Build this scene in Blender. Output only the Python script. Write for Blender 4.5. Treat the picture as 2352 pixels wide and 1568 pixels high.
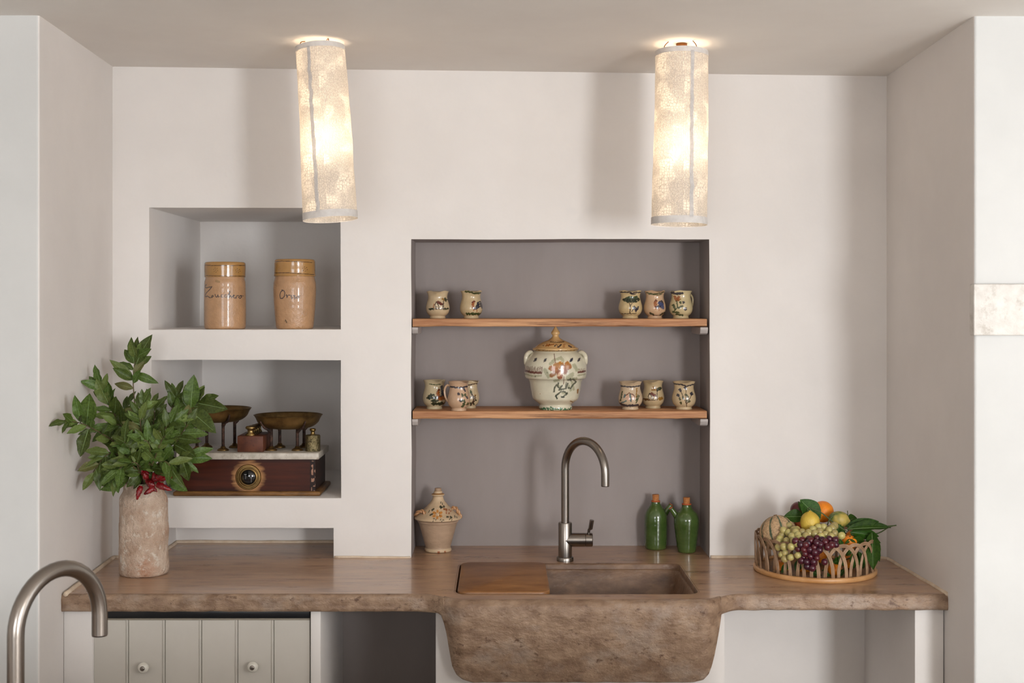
import bpy, bmesh, math, random
import numpy as np
from mathutils import Vector, Matrix, noise
from mathutils.geometry import tessellate_polygon
PI = math.pi
random.seed(7)
for o in list(bpy.data.objects): bpy.data.objects.remove(o)
S = bpy.context.scene
COL = S.collection

# ------------------------------------------------------------------ camera
F, VX, HY, CZ = 3100.0, 1150.0, 697.0, 1.68      # focal length in pixels, vanishing point, eye height
cam_d = bpy.data.cameras.new('camera'); cam = bpy.data.objects.new('camera', cam_d); COL.objects.link(cam)
cam.location = (0, 0, CZ); cam.rotation_euler = (PI/2, 0, 0)
cam_d.sensor_width = 36; cam_d.lens = F/2352*36
cam_d.shift_x = (1176-VX)/2352; cam_d.shift_y = -(784-HY)/2352
cam_d.dof.use_dof = True; cam_d.dof.focus_distance = 4.15; cam_d.dof.aperture_fstop = 12
cam_d.clip_start = 0.05
S.camera = cam
# ------------------------------------------------------------------ world, lights, exposure
w = bpy.data.worlds.new('world'); S.world = w; w.use_nodes = True
w.node_tree.nodes['Background'].inputs[0].default_value = (0.75, 0.85, 1, 1)
w.node_tree.nodes['Background'].inputs[1].default_value = 0.5
S.view_settings.view_transform = 'Standard'; S.view_settings.look = 'None'
S.view_settings.gamma = 1; S.view_settings.use_curve_mapping = False
S.view_settings.exposure = 0.0
def area(name, loc, rot, sx, sy, power, color):
    l = bpy.data.lights.new(name, 'AREA'); l.shape = 'RECTANGLE'; l.size = sx; l.size_y = sy
    l.energy = power; l.color = color
    o = bpy.data.objects.new(name, l); COL.objects.link(o); o.location = loc; o.rotation_euler = rot
    return o
REAR = -1.6
# daylight in the two rear windows, plus a weak side light at the right wall
area('window_daylight', (2.45, REAR+0.02, 1.55), (PI/2, 0, 0), 0.70, 1.30, 150, (0.93, 0.965, 1.0))
area('window_daylight', (-0.9, REAR+0.02, 1.55), (PI/2, 0, 0), 1.30, 1.30, 48, (0.92, 0.96, 1.0))
area('window_daylight', (2.98, 1.2, 1.5), (PI/2, 0, PI/2), 1.0, 1.3, 16, (0.85, 0.93, 1.0))

def at(px, py, Y):
    return Vector(((px-VX)/F*Y, Y, CZ-(py-HY)/F*Y))
# ------------------------------------------------------------------ helpers
def lin(h, a=1.0):
    if isinstance(h, str):
        h = h.lstrip('#'); c = [int(h[i:i+2], 16)/255 for i in (0, 2, 4)]
    else: c = h
    return tuple((x/12.92 if x <= .04045 else ((x+.055)/1.055)**2.4) for x in c)+(a,)
def node(nt, t, **kw):
    n = nt.nodes.new(t)
    for k, v in kw.items():
        if k in n.inputs.keys(): n.inputs[k].default_value = v
        else: setattr(n, k, v)
    return n
def mat(name, c1, c2=None, scale=8, rough=.5, metal=0, bump=0, bscale=None, stretch=(1, 1, 1), c3=None, s3=40, f3=(.55, .7), c4=None, s4=60, f4=(.6, .68),
        spec=.5, coat=0, orand=0, attr=False, detail=5, sss=0, var=.0, contrast=(.35, .65), rvar=0, translucent=0):
    m = bpy.data.materials.new(name); m.use_nodes = True; nt = m.node_tree
    b = nt.nodes['Principled BSDF']; L = nt.links.new
    b.inputs['Roughness'].default_value = rough; b.inputs['Metallic'].default_value = metal
    b.inputs['Specular IOR Level'].default_value = spec; b.inputs['Coat Weight'].default_value = coat
    b.inputs['Coat Roughness'].default_value = .08
    if sss: b.inputs['Subsurface Weight'].default_value = sss; b.inputs['Subsurface Scale'].default_value = .01
    tc = node(nt, 'ShaderNodeTexCoord'); mp = node(nt, 'ShaderNodeMapping'); mp.inputs['Scale'].default_value = stretch
    L(tc.outputs['Object'], mp.inputs['Vector'])
    n1 = node(nt, 'ShaderNodeTexNoise', Scale=scale, Detail=detail, Roughness=.6); L(mp.outputs[0], n1.inputs['Vector'])
    if attr:
        at_ = node(nt, 'ShaderNodeAttribute', attribute_name='Col'); base = at_.outputs['Color']
        rp = node(nt, 'ShaderNodeValToRGB'); L(n1.outputs[0], rp.inputs[0])
        rp.color_ramp.elements[0].position = contrast[0]; rp.color_ramp.elements[1].position = contrast[1]
        rp.color_ramp.elements[0].color = (1-var, 1-var, 1-var, 1); rp.color_ramp.elements[1].color = (1, 1, 1, 1)
        mx = node(nt, 'ShaderNodeMix', data_type='RGBA', blend_type='MULTIPLY'); mx.inputs[0].default_value = 1
        L(base, mx.inputs[6]); L(rp.outputs[0], mx.inputs[7]); col = mx.outputs[2]
    else:
        rp = node(nt, 'ShaderNodeValToRGB'); L(n1.outputs[0], rp.inputs[0])
        rp.color_ramp.elements[0].position = contrast[0]; rp.color_ramp.elements[1].position = contrast[1]
        rp.color_ramp.elements[0].color = lin(c1); rp.color_ramp.elements[1].color = lin(c2 or c1)
        col = rp.outputs[0]
    for cc_, ss_, ff_ in ((c3, s3, f3), (c4, s4, f4)):
        if not cc_: continue
        n3 = node(nt, 'ShaderNodeTexNoise', Scale=ss_, Detail=6, Roughness=.7); L(mp.outputs[0], n3.inputs['Vector'])
        r3 = node(nt, 'ShaderNodeMapRange'); L(n3.outputs[0], r3.inputs[0])
        r3.inputs['From Min'].default_value = ff_[0]; r3.inputs['From Max'].default_value = ff_[1]
        mx = node(nt, 'ShaderNodeMix', data_type='RGBA'); L(r3.outputs[0], mx.inputs[0]); L(col, mx.inputs[6])
        mx.inputs[7].default_value = lin(cc_); col = mx.outputs[2]
    if orand:
        oi = node(nt, 'ShaderNodeObjectInfo'); hs = node(nt, 'ShaderNodeHueSaturation')
        for nm_, a_, b_ in (('Value', 1-orand, 1+orand), ('Hue', .5-orand*.05, .5+orand*.05)):
            mr_ = node(nt, 'ShaderNodeMapRange'); mr_.inputs['To Min'].default_value = a_; mr_.inputs['To Max'].default_value = b_
            L(oi.outputs['Random'], mr_.inputs[0]); L(mr_.outputs[0], hs.inputs[nm_])
        L(col, hs.inputs['Color']); col = hs.outputs[0]
    L(col, b.inputs['Base Color'])
    if rvar:
        mr = node(nt, 'ShaderNodeMapRange'); mr.inputs['To Min'].default_value = rough-rvar; mr.inputs['To Max'].default_value = rough+rvar
        L(n1.outputs[0], mr.inputs[0]); L(mr.outputs[0], b.inputs['Roughness'])
    if bump:
        nb = node(nt, 'ShaderNodeTexNoise', Scale=bscale or scale*3, Detail=4, Roughness=.6); L(mp.outputs[0], nb.inputs['Vector'])
        bm = node(nt, 'ShaderNodeBump', Strength=1.0, Distance=bump); L(nb.outputs[0], bm.inputs['Height']); L(bm.outputs[0], b.inputs['Normal'])
    if translucent:
        out = nt.nodes['Material Output']; tr = node(nt, 'ShaderNodeBsdfTranslucent'); ms = node(nt, 'ShaderNodeMixShader')
        L(col, tr.inputs[0]); ms.inputs[0].default_value = translucent; L(b.outputs[0], ms.inputs[1]); L(tr.outputs[0], ms.inputs[2]); L(ms.outputs[0], out.inputs[0])
    return m

def mesh(name, V, Fc, m, parent=None, smooth=True, col=None, midx=None, auto=None):
    me = bpy.data.meshes.new(name); me.from_pydata([tuple(v) for v in V], [], [tuple(f) for f in Fc])
    for mm in (m if isinstance(m, (list, tuple)) else [m]): me.materials.append(mm)
    if midx is not None: me.polygons.foreach_set('material_index', midx)
    if smooth: me.polygons.foreach_set('use_smooth', [True]*len(me.polygons))
    if col is not None:
        a = me.color_attributes.new('Col', 'FLOAT_COLOR', 'POINT'); a.data.foreach_set('color', np.asarray(col, dtype=np.float32).ravel())
    me.update()
    if auto: me.set_sharp_from_angle(angle=math.radians(auto))
    o = bpy.data.objects.new(name, me); COL.objects.link(o)
    if parent: o.parent = parent
    return o
def tag(o, label, cat, group=None):
    o['label'] = label; o['category'] = cat
    if group: o['group'] = group
    return o
def thing(name, label, cat, loc=(0, 0, 0), rz=0, group=None):
    o = bpy.data.objects.new(name, None); COL.objects.link(o); o.location = loc; o.rotation_euler = (0, 0, rz)
    o.empty_display_size = .05
    return tag(o, label, cat, group)
def struct(o): o['kind'] = 'structure'; return o
def merge(parts):
    V = []; Fc = []
    for v, f in parts:
        n = len(V); V += list(v); Fc += [tuple(i+n for i in q) for q in f]
    return V, Fc
def box(x0, x1, y0, y1, z0, z1, bev=0, seg=2):
    bm = bmesh.new(); bmesh.ops.create_cube(bm, size=1)
    for v in bm.verts:
        v.co = ((x0+x1)/2+v.co.x*(x1-x0), (y0+y1)/2+v.co.y*(y1-y0), (z0+z1)/2+v.co.z*(z1-z0))
    if bev: bmesh.ops.bevel(bm, geom=bm.edges[:], offset=bev, segments=seg, affect='EDGES', profile=.5)
    V = [v.co.copy() for v in bm.verts]; bm.verts.index_update(); Fc = [[v.index for v in f.verts] for f in bm.faces]; bm.free()
    return V, Fc
def smooth_profile(P, n):
    """Catmull-Rom through (r, z) points resampled to n"""
    P = np.array(P, float); out = []; m = len(P)-1
    d = np.r_[0, np.cumsum(np.hypot(*np.diff(P, axis=0).T))]; tt = np.linspace(0, d[-1], n)
    tg = np.zeros_like(P)
    for i in range(len(P)):
        a, b = max(i-1, 0), min(i+1, m)
        den = d[b]-d[a]; tg[i] = (P[b]-P[a])/den if den > 0 else 0
    for t in tt:
        i = min(max(np.searchsorted(d, t)-1, 0), m-1); h = d[i+1]-d[i]
        if h <= 0: out.append(P[i]); continue
        u = (t-d[i])/h
        out.append((2*u**3-3*u**2+1)*P[i]+(u**3-2*u**2+u)*h*tg[i]+(-2*u**3+3*u**2)*P[i+1]+(u**3-u**2)*h*tg[i+1])
    out = np.array(out); out[:, 0] = np.maximum(out[:, 0], 0)
    return out
def lathe(P, seg=48, deform=None, dense=0):
    """P: list of (r, z). First and last may be r=0 (pole)."""
    P = [tuple(p) for p in P]; V = []; Fc = []; rings = []
    TH = [2*PI*j/seg-dense*math.sin(2*PI*j/seg) for j in range(seg)]
    for r, z in P:
        if r < 1e-6: rings.append([len(V)]); V.append((0, 0, z))
        else:
            k = len(V); rings.append(list(range(k, k+seg)))
            V += [(r*math.sin(q), -r*math.cos(q), z) for q in TH]   # j=0 faces the camera (-Y)
    for a, b in zip(rings, rings[1:]):
        if len(a) == 1 and len(b) == 1: continue
        for j in range(seg):
            k = (j+1) % seg
            if len(a) == 1: Fc.append((a[0], b[k], b[j]))
            elif len(b) == 1: Fc.append((a[j], a[k], b[0]))
            else: Fc.append((a[j], a[k], b[k], b[j]))
    if deform: V = [deform(*v) for v in V]
    return V, Fc
def tube(pts, rad, seg=12, cap=True):
    pts = [Vector(p) for p in pts]; n = len(pts)
    if not hasattr(rad, '__len__'): rad = [rad]*n
    V = []; Fc = []; up = None
    for i, p in enumerate(pts):
        t = (pts[min(i+1, n-1)]-pts[max(i-1, 0)]).normalized()
        if up is None:
            up = Vector((0, 0, 1)) if abs(t.z) < .9 else Vector((1, 0, 0))
        a = (up-t*up.dot(t)).normalized(); b = t.cross(a); up = a
        for j in range(seg):
            q = 2*PI*j/seg; V.append(p+(a*math.cos(q)+b*math.sin(q))*rad[i])
    for i in range(n-1):
        for j in range(seg):
            k = (j+1) % seg; Fc.append((i*seg+j, i*seg+k, (i+1)*seg+k, (i+1)*seg+j))
    if cap: Fc.append(tuple(range(seg-1, -1, -1))); Fc.append(tuple((n-1)*seg+j for j in range(seg)))
    return V, Fc
def spline(pts, n=24):
    pts = [Vector(p) for p in pts]; m = len(pts)-1; out = []
    for k in range(n+1):
        t = k/n*m; i = min(int(t), m-1); u = t-i
        p0, p1, p2, p3 = pts[max(i-1, 0)], pts[i], pts[i+1], pts[min(i+2, m)]
        out.append(.5*((2*p1)+(p2-p0)*u+(2*p0-5*p1+4*p2-p3)*u*u+(3*p1-p0-3*p2+p3)*u**3))
    return out
def move(vf, d): return [Vector(v)+Vector(d) for v in vf[0]], vf[1]
def rot(vf, M): return [M @ Vector(v) for v in vf[0]], vf[1]
def rrect(x0, x1, y0, y1, r, n=6):
    out = []
    for cx, cy, a in ((x1-r, y0+r, -PI/2), (x1-r, y1-r, 0), (x0+r, y1-r, PI/2), (x0+r, y0+r, PI)):
        out += [(cx+r*math.cos(a+PI/2*i/n), cy+r*math.sin(a+PI/2*i/n)) for i in range(n+1)]
    return out
# painting: strokes are (colour, width, [(x, y), ...]) in the frame (ox, oy, s) on photograph pixels
def paint(px, py, front, base, strokes, frame=(0, 0, 1), soft=.8, warp=1.0):
    ox, oy, s = frame; C = np.tile(np.array(lin(base)), (len(px), 1)); X = (px-ox)*s; Y = (py-oy)*s
    X = X+np.sin(Y*.21+X*.09)*1.2*warp; Y = Y+np.sin(X*.17)*1.2*warp
    NZ = np.sin(X*.16+Y*.09)*np.sin(Y*.15-X*.06)+.4*np.sin(X*.31+2)*np.sin(Y*.29)
    for c, wd, pts in strokes:
        cc = np.array(lin(c)); D = np.full(len(px), 1e9)
        if len(pts) == 1: pts = [pts[0], (pts[0][0]+.1, pts[0][1])]
        for (ax, ay), (bx_, by) in zip(pts, pts[1:]):
            dx, dy = bx_-ax, by-ay; L2 = dx*dx+dy*dy+1e-9
            t = np.clip(((X-ax)*dx+(Y-ay)*dy)/L2, 0, 1); D = np.minimum(D, np.hypot(X-ax-t*dx, Y-ay-t*dy))
        sf = soft*s*.5; D = D+NZ*min(wd, 60)*.14*warp
        a = np.clip((wd/2+sf/2-D)/sf, 0, 1)*front*.93
        C = C*(1-a[:, None])+cc*a[:, None]
    return C
def painted_lathe(name, P, seg, m, parent, cx, pyb, k, base, strokes, frame, deform=None, extra=None, warp=1.0):
    V, Fc = lathe(P, seg, deform, .6); A = np.array([tuple(v) for v in V])
    C = paint(cx+A[:, 0]/k, pyb-A[:, 2]/k, (A[:, 1] < 0).astype(float), base, strokes, frame, warp=warp)
    if extra is not None: C = extra(A, C)
    return mesh(name, V, Fc, m, parent, col=C)

# ------------------------------------------------------------------ materials
M = {}
M['plaster'] = mat('lime plaster', '#dcd6d1', '#e3ddd8', scale=2.2, rough=.75, bump=.0025, bscale=7, spec=.25)
M['room_plaster'] = mat('greyer room plaster', '#cbcac7', '#d2d1ce', scale=2.2, rough=.8, bump=.002, bscale=7, spec=.2)
M['plaster2'] = mat('ceiling plaster', '#e3dcd5', '#e9e3dc', scale=2, rough=.85, bump=.002, bscale=5, spec=.2)
M['grey'] = mat('taupe limewash and bay shade', '#8d837f', '#968c88', scale=3, rough=.7, bump=.0012, bscale=14, stretch=(1, 1, .35), spec=.3)
M['bracket'] = mat('painted grey cleat', '#a39a95', '#aea5a0', rough=.6)
M['grout'] = mat('beige sealing bead', '#cbb49a', '#dccab4', scale=25, rough=.8, bump=.002, bscale=80)
M['stone_top'] = mat('waxed stone top', '#98745a', '#bd9877', scale=9, rough=.3, rvar=.1, stretch=(.45, 2.4, 1), c3='#785843', s3=12, f3=(.52, .72), c4='#c0a080', s4=20, f4=(.58, .75), bump=.0012, bscale=30, contrast=(.32, .66), spec=.6, coat=.3, detail=9)
M['stone_face'] = mat('rough stone edge', '#7a5f4a', '#9c8169', scale=26, rough=.5, c3='#a49588', s3=7, f3=(.5, .78), c4='#5e4330', s4=42, f4=(.575, .68), bump=.005, bscale=60, contrast=(.36, .64), detail=10, stretch=(.8, 1, 1.2))
M['stone_in'] = mat('worn stone basin', '#654a38', '#86684f', scale=20, rough=.45, c3='#4b3424', s3=8, f3=(.48, .75), c4='#8f7866', s4=22, f4=(.58, .72), bump=.004, bscale=30, detail=9, stretch=(.6, 1, 1.3))
M['board'] = mat('oiled wooden board', '#6e441f', '#a37344', scale=6, rough=.4, stretch=(.8, 2.2, 1), c3='#4d2b12', s3=5, f3=(.54, .8), c4='#8a5a2c', s4=40, f4=(.5, .65), contrast=(.35, .7), detail=9)
M['shelf'] = mat('rough sawn oak', '#96613c', '#c8976c', scale=16, rough=.6, stretch=(.22, 2, 5), c3='#6d4226', s3=13, f3=(.56, .72), bump=.002, bscale=40)
M['steel'] = mat('brushed steel', '#8c857e', rough=.27, metal=1, scale=60)
M['glaze'] = mat('painted glaze', '#ffffff', attr=True, rough=.18, scale=26, var=.13, bump=.0008, bscale=60, coat=.5)
M['glaze_rough'] = mat('coarse glaze', '#ffffff', attr=True, rough=.22, scale=30, var=.16, bump=.0022, bscale=130, coat=.4)
M['clay'] = mat('unglazed pale clay', '#ffffff', attr=True, rough=.45, scale=20, var=.18, bump=.001, bscale=90, stretch=(1, 1, 2.5))
M['green_glaze'] = mat('green glaze', '#374b1f', '#465a2a', scale=9, rough=.14, bump=.0005, bscale=50, coat=.5, c3='#4a4a1c', s3=5, f3=(.5, .85), stretch=(1, 1, 2))
M['terracotta'] = mat('terracotta', '#a2481f', '#b65a2c', rough=.7)
M['cork'] = mat('cork', '#9c5d2c', '#bd7d45', scale=120, rough=.85, bump=.002, bscale=260, c3='#5a3115', s3=160, f3=(.6, .7))
M['vase'] = mat('limed terracotta', '#ad917b', '#ccb7a4', scale=14, rough=.9, c3='#a9714f', s3=5, f3=(.53, .72), c4='#d6cbbd', s4=34, f4=(.55, .66), bump=.008, bscale=110, contrast=(.35, .62), detail=9, spec=.2)
M['brass'] = mat('aged brass', '#6e5530', '#94774a', scale=14, rough=.44, metal=.9, c3='#4a3824', s3=20, f3=(.5, .8), rvar=.08)
M['brass2'] = mat('polished brass', '#8d7648', '#a68d5e', rough=.34, metal=1, scale=20)
M['weight'] = mat('pitted brass', '#7c7050', '#9c8f6c', rough=.42, metal=1, scale=60, bump=.004, bscale=170, c3='#4a4430', s3=120, f3=(.5, .62))
M['iron'] = mat('rusty iron', '#2a201c', '#5b4034', scale=70, rough=.7, metal=.5, bump=.002, bscale=160)
M['marble'] = mat('worn marble', '#aaa092', '#cbc3b6', scale=30, rough=.4, c3='#8b7a68', s3=50, f3=(.58, .72))
M['mahogany'] = mat('polished mahogany', '#ffffff', attr=True, rough=.4, scale=9, stretch=(.4, 1, 6), var=.6, contrast=(.3, .7), spec=.22)
M['wood_dark'] = mat('dark mahogany', '#2a1612', '#40231a', spec=.25, scale=12, rough=.45, stretch=(.4, .4, 4))
M['wood_mould'] = mat('worn moulding', '#553619', '#8a6236', scale=22, spec=.3, rough=.45, stretch=(.4, .4, 2), c3='#22140c', s3=20, f3=(.55, .75))
M['wood_block'] = mat('reddish weight block', '#4c281a', '#6a3c28', spec=.3, scale=25, rough=.5, c3='#2b1511', s3=50, f3=(.6, .72))
M['glass'] = mat('dark glass', '#0c0d10', rough=.06, spec=.8)
M['white_metal'] = mat('grey enamel', '#8f8f8d', rough=.4)
M['leaf'] = mat('bay leaf', '#3b4b1b', '#596c2e', orand=.32, scale=18, rough=.42, spec=.35, translucent=.18)
M['leaf2'] = mat('pale bay leaf', '#5a6a2e', '#748444', orand=.2, scale=18, rough=.45, spec=.35, translucent=.2)
M['leaf3'] = mat('dry bay leaf', '#5a5b2e', '#6f6c3a', scale=18, rough=.6, translucent=.15)
M['rib'] = mat('leaf rib', '#7f9660', rough=.5)
M['twig'] = mat('twig bark', '#4a3b26', '#6a5a3a', rough=.7, scale=40)
M['chilli'] = mat('dried red chilli', '#5c070b', '#98121a', scale=60, rough=.25, coat=.4, bump=.005, bscale=90)
M['citrus_leaf'] = mat('citrus leaf', '#223d0e', '#365416', scale=14, rough=.5, spec=.18, orand=.2, translucent=.12)
M['green_stem'] = mat('green stem', '#33401d', '#47552a', rough=.6)
M['orange'] = mat('orange peel', '#e0790f', '#f08c1a', scale=10, rough=.42, bump=.0012, bscale=260)
M['lemon'] = mat('lemon peel', '#b9962f', '#d3b34a', scale=10, rough=.45, bump=.0012, bscale=200)
M['green_lemon'] = mat('greenish lemon', '#56662a', '#b39c4c', scale=22, rough=.5, contrast=(.42, .58), detail=2)
M['peach'] = mat('red peach', '#8e1f1a', '#c4602c', scale=16, rough=.6, detail=2)
M['apple'] = mat('dark red plum', '#4a0e14', '#641a1c', scale=16, rough=.35)
M['grape'] = mat('white grape', '#94874a', '#bcae74', orand=.2, scale=30, rough=.28, sss=.25, detail=2)
M['grape2'] = mat('red grape', '#240b16', '#5c1e2c', orand=.45, scale=36, rough=.26, detail=2, sss=.1)
M['melon'] = mat('netted melon', '#ffffff', attr=True, rough=.7, scale=180, var=.35, bump=.003, bscale=170, contrast=(.42, .6))
M['rattan'] = mat('rattan strand', '#8a6a4e', '#ae8e70', rough=.5, scale=30)
M['cane'] = mat('varnished cane', '#b27f4b', '#c99a68', rough=.4, scale=12, c3='#7c5026', s3=30, f3=(.62, .75))
M['door'] = mat('cream painted board', '#c6c0b6', '#cdc7bd', rough=.45, scale=4)
M['black'] = mat('black appliance', '#0d0f14', rough=.3)
M['ceramic'] = mat('white ceramic', '#ddd8cc', rough=.15, coat=.5)
M['slab'] = mat('pale marble slab', '#d0cac2', '#dfdad3', scale=40, rough=.55, bump=.002, bscale=70, c3='#b5aca0', s3=16, f3=(.55, .7))
M['hem'] = mat('cotton hem', '#cfcac6', '#dad6d2', rough=.9, scale=60, translucent=.12)
M['seam'] = mat('cotton seam', '#c4c1bf', '#d4d1cf', rough=.9, scale=90, translucent=.28)
M['wire'] = mat('shade wire', '#8a5a30', rough=.4, metal=.8)
M['tile'] = mat('stone floor', '#c2bcb4', '#cfc9c1', scale=5, rough=.5)
M['paint_white'] = mat('white window paint', '#d8d5cf', rough=.5)
M['bulb'] = mat('frosted bulb', '#ffffff', rough=.3)
nt = M['bulb'].node_tree; nt.nodes['Principled BSDF'].inputs['Emission Color'].default_value = (1, .72, .42, 1)
nt.nodes['Principled BSDF'].inputs['Emission Strength'].default_value = 14

# lace cloth of the lamp shades: ribbed and knotted threads, more or less light passes
def lace():
    m = bpy.data.materials.new('crochet lace cloth'); m.use_nodes = True; nt = m.node_tree; L = nt.links.new
    nt.nodes.remove(nt.nodes['Principled BSDF']); out = nt.nodes['Material Output']
    uv = node(nt, 'ShaderNodeUVMap', uv_map='UVMap')
    mp = node(nt, 'ShaderNodeMapping'); mp.inputs['Scale'].default_value = (1, .55, 1); L(uv.outputs[0], mp.inputs[0])
    vo = node(nt, 'ShaderNodeTexVoronoi', feature='DISTANCE_TO_EDGE', Scale=230.0); L(mp.outputs[0], vo.inputs['Vector'])
    vo2 = node(nt, 'ShaderNodeTexVoronoi', feature='DISTANCE_TO_EDGE', Scale=128.0, Randomness=.6); L(uv.outputs[0], vo2.inputs['Vector'])
    wv = node(nt, 'ShaderNodeTexWave', bands_direction='X', Scale=78.0, Distortion=1.6, Detail=2.0); wv.inputs['Detail Scale'].default_value = 3
    L(uv.outputs[0], wv.inputs['Vector'])
    r1 = node(nt, 'ShaderNodeMapRange'); r1.inputs['From Max'].default_value = .16; L(vo.outputs['Distance'], r1.inputs[0])
    r2 = node(nt, 'ShaderNodeMapRange'); r2.inputs['From Max'].default_value = .10; L(vo2.outputs['Distance'], r2.inputs[0])
    nz = node(nt, 'ShaderNodeTexNoise', Scale=14.0, Detail=1.0); L(uv.outputs[0], nz.inputs['Vector'])
    rn = node(nt, 'ShaderNodeMapRange'); rn.inputs['From Min'].default_value = .52; rn.inputs['From Max'].default_value = .60; L(nz.outputs[0], rn.inputs[0])
    a = node(nt, 'ShaderNodeMath', operation='MULTIPLY'); L(r1.outputs[0], a.inputs[0]); L(wv.outputs['Fac'], a.inputs[1])
    mx = node(nt, 'ShaderNodeMix'); L(rn.outputs[0], mx.inputs[0]); L(a.outputs[0], mx.inputs[2]); L(r2.outputs[0], mx.inputs[3])
    cr = node(nt, 'ShaderNodeValToRGB'); L(mx.outputs[0], cr.inputs[0])
    cr.color_ramp.elements[0].color = (.30, .275, .25, 1); cr.color_ramp.elements[1].color = (.88, .83, .76, 1)
    cr.color_ramp.elements[1].position = .7
    tr = node(nt, 'ShaderNodeBsdfTranslucent'); L(cr.outputs[0], tr.inputs[0])
    df = node(nt, 'ShaderNodeBsdfDiffuse'); df.inputs[0].default_value = (.62, .60, .58, 1)
    bp = node(nt, 'ShaderNodeBump', Strength=.8, Distance=.003); L(mx.outputs[0], bp.inputs['Height'])
    L(bp.outputs[0], df.inputs['Normal'])
    ms = node(nt, 'ShaderNodeMixShader'); ms.inputs[0].default_value = .42; L(df.outputs[0], ms.inputs[1]); L(tr.outputs[0], ms.inputs[2])
    L(ms.outputs[0], out.inputs[0])
    return m
M['lace'] = lace()

# ------------------------------------------------------------------ room shell
YB = 4.29; K = YB/F; YF = 3.55
CT = CZ-(1280-HY)*K            # counter top height
XL0, XR0 = (258-VX)*K, (2036-VX)*K            # alcove back corners
XL1, XR1 = (90-VX)/F*YF, (2238-VX)/F*YF       # alcove front corners
ZC = CZ+.757
NICHE = [  # x0, x1, z0, z1, depth, grey?
    ((342-VX)*K, (782-VX)*K, CZ-(757-HY)*K, CZ-(477-HY)*K, .73, 0),
    ((348-VX)*K, (783-VX)*K, CZ-(1143-HY)*K, CZ-(827-HY)*K, .73, 0),
    ((357-VX)*K, (766-VX)*K, CT-.03, CZ-(1212-HY)*K, .275, 0),
    ((945-VX)*K, (1630-VX)*K, CT-.03, CZ-(550-HY)*K, .21, 1)]
def lines(lo, hi, marks, step):
    ms = sorted(set([lo, hi]+marks)); out = []
    for a, b in zip(ms, ms[1:]):
        n = max(1, int(round((b-a)/step))); out += [a+(b-a)*i/n for i in range(n)]
    return out+[ms[-1]]
def back_wall():
    xs = lines(XL0-.02, XR0+.02, [n[0] for n in NICHE]+[n[1] for n in NICHE], .05)
    zs = lines(0, 2.46, [n[2] for n in NICHE]+[n[3] for n in NICHE], .05)
    V = {}; VL = []; Fc = []; mi = []
    def v(x, y, z):
        k = (round(x, 5), round(y, 4), round(z, 5))
        if k not in V:
            V[k] = len(VL); q = Vector((x*3.5, 5.1, z*3.5))
            d = noise.noise_vector(q)*.0022; d2 = noise.noise_vector(q*3)*.0008
            VL.append((x+d.x+d2.x, y+(d.y*1.2), z+d.z+d2.z))
        return V[k]
    def cell(i, j):
        cx, cz = (xs[i]+xs[i+1])/2, (zs[j]+zs[j+1])/2
        for n in NICHE:
            if n[0] < cx < n[1] and n[2] < cz < n[3]: return n[4], n[5]
        return 0, int(cz < CT-.06 and (725-VX)*K < cx < (1040-VX)*K)  # left under-counter bay coloured grey to stand in for its shade
    nx, nz = len(xs)-1, len(zs)-1
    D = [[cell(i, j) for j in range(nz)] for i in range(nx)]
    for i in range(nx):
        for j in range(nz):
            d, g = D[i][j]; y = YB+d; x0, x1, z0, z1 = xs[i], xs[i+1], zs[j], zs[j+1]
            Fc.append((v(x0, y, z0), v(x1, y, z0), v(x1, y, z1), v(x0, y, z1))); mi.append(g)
            for (ii, jj, a, b) in ((i+1, j, (x1, z0), (x1, z1)), (i, j+1, (x0, z1), (x1, z1))):
                if ii < nx and jj < nz:
                    e, g2 = D[ii][jj]
                    if e != d:
                        ya, yb = YB+d, YB+e
                        f = (v(a[0], ya, a[1]), v(b[0], ya, b[1]), v(b[0], yb, b[1]), v(a[0], yb, a[1]))
                        if jj == j: f = f[::-1]
                        Fc.append(f); mi.append(max(g, g2))
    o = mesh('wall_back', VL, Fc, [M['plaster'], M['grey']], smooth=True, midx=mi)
    bm = bmesh.new(); bm.from_mesh(o.data); bmesh.ops.recalc_face_normals(bm, faces=bm.faces[:])
    if sum(f.normal.y for f in bm.faces) > 0: bmesh.ops.reverse_faces(bm, faces=bm.faces[:])
    bm.to_mesh(o.data); bm.free()
    md = o.modifiers.new('bevel', 'BEVEL'); md.width = .006; md.segments = 3; md.angle_limit = math.radians(50); md.use_clamp_overlap = True
    return struct(o)
back_wall()
def side_wall(name, sgn, xb, xf):
    # plan: alcove side then the room-facing return
    X3 = 3.0*sgn
    plan = [(xb, YB+.02), (xf, YF), (X3, YF), (X3, YB+.02)]
    if sgn > 0: plan = plan[::-1]
    V = [(x, y, 0) for x, y in plan]+[(x, y, 2.46) for x, y in plan]; n = 4
    Fc = [tuple(range(n))[::-1], tuple(range(n, 2*n))]+[(i, (i+1) % n, (i+1) % n+n, i+n) for i in range(n)]
    o = mesh(name, V, Fc, [M['plaster'], M['room_plaster']], smooth=False, midx=[0 if i != (3 if sgn < 0 else 3) else 0 for i in range(6)])
    for p_ in o.data.polygons:
        if all(abs(o.data.vertices[v].co.y-YF) < 1e-4 for v in p_.vertices): p_.material_index = 1
    bm = bmesh.new(); bm.from_mesh(o.data); bmesh.ops.recalc_face_normals(bm, faces=bm.faces[:]); bm.to_mesh(o.data); bm.free()
    md = o.modifiers.new('bevel', 'BEVEL'); md.width = .007; md.segments = 3; md.limit_method = 'ANGLE'
    return struct(o)
side_wall('wall_left', -1, XL0, XL1); side_wall('wall_right', 1, XR0, XR1)
V = []; Fc = []; nx, ny = 60, 80
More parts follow.
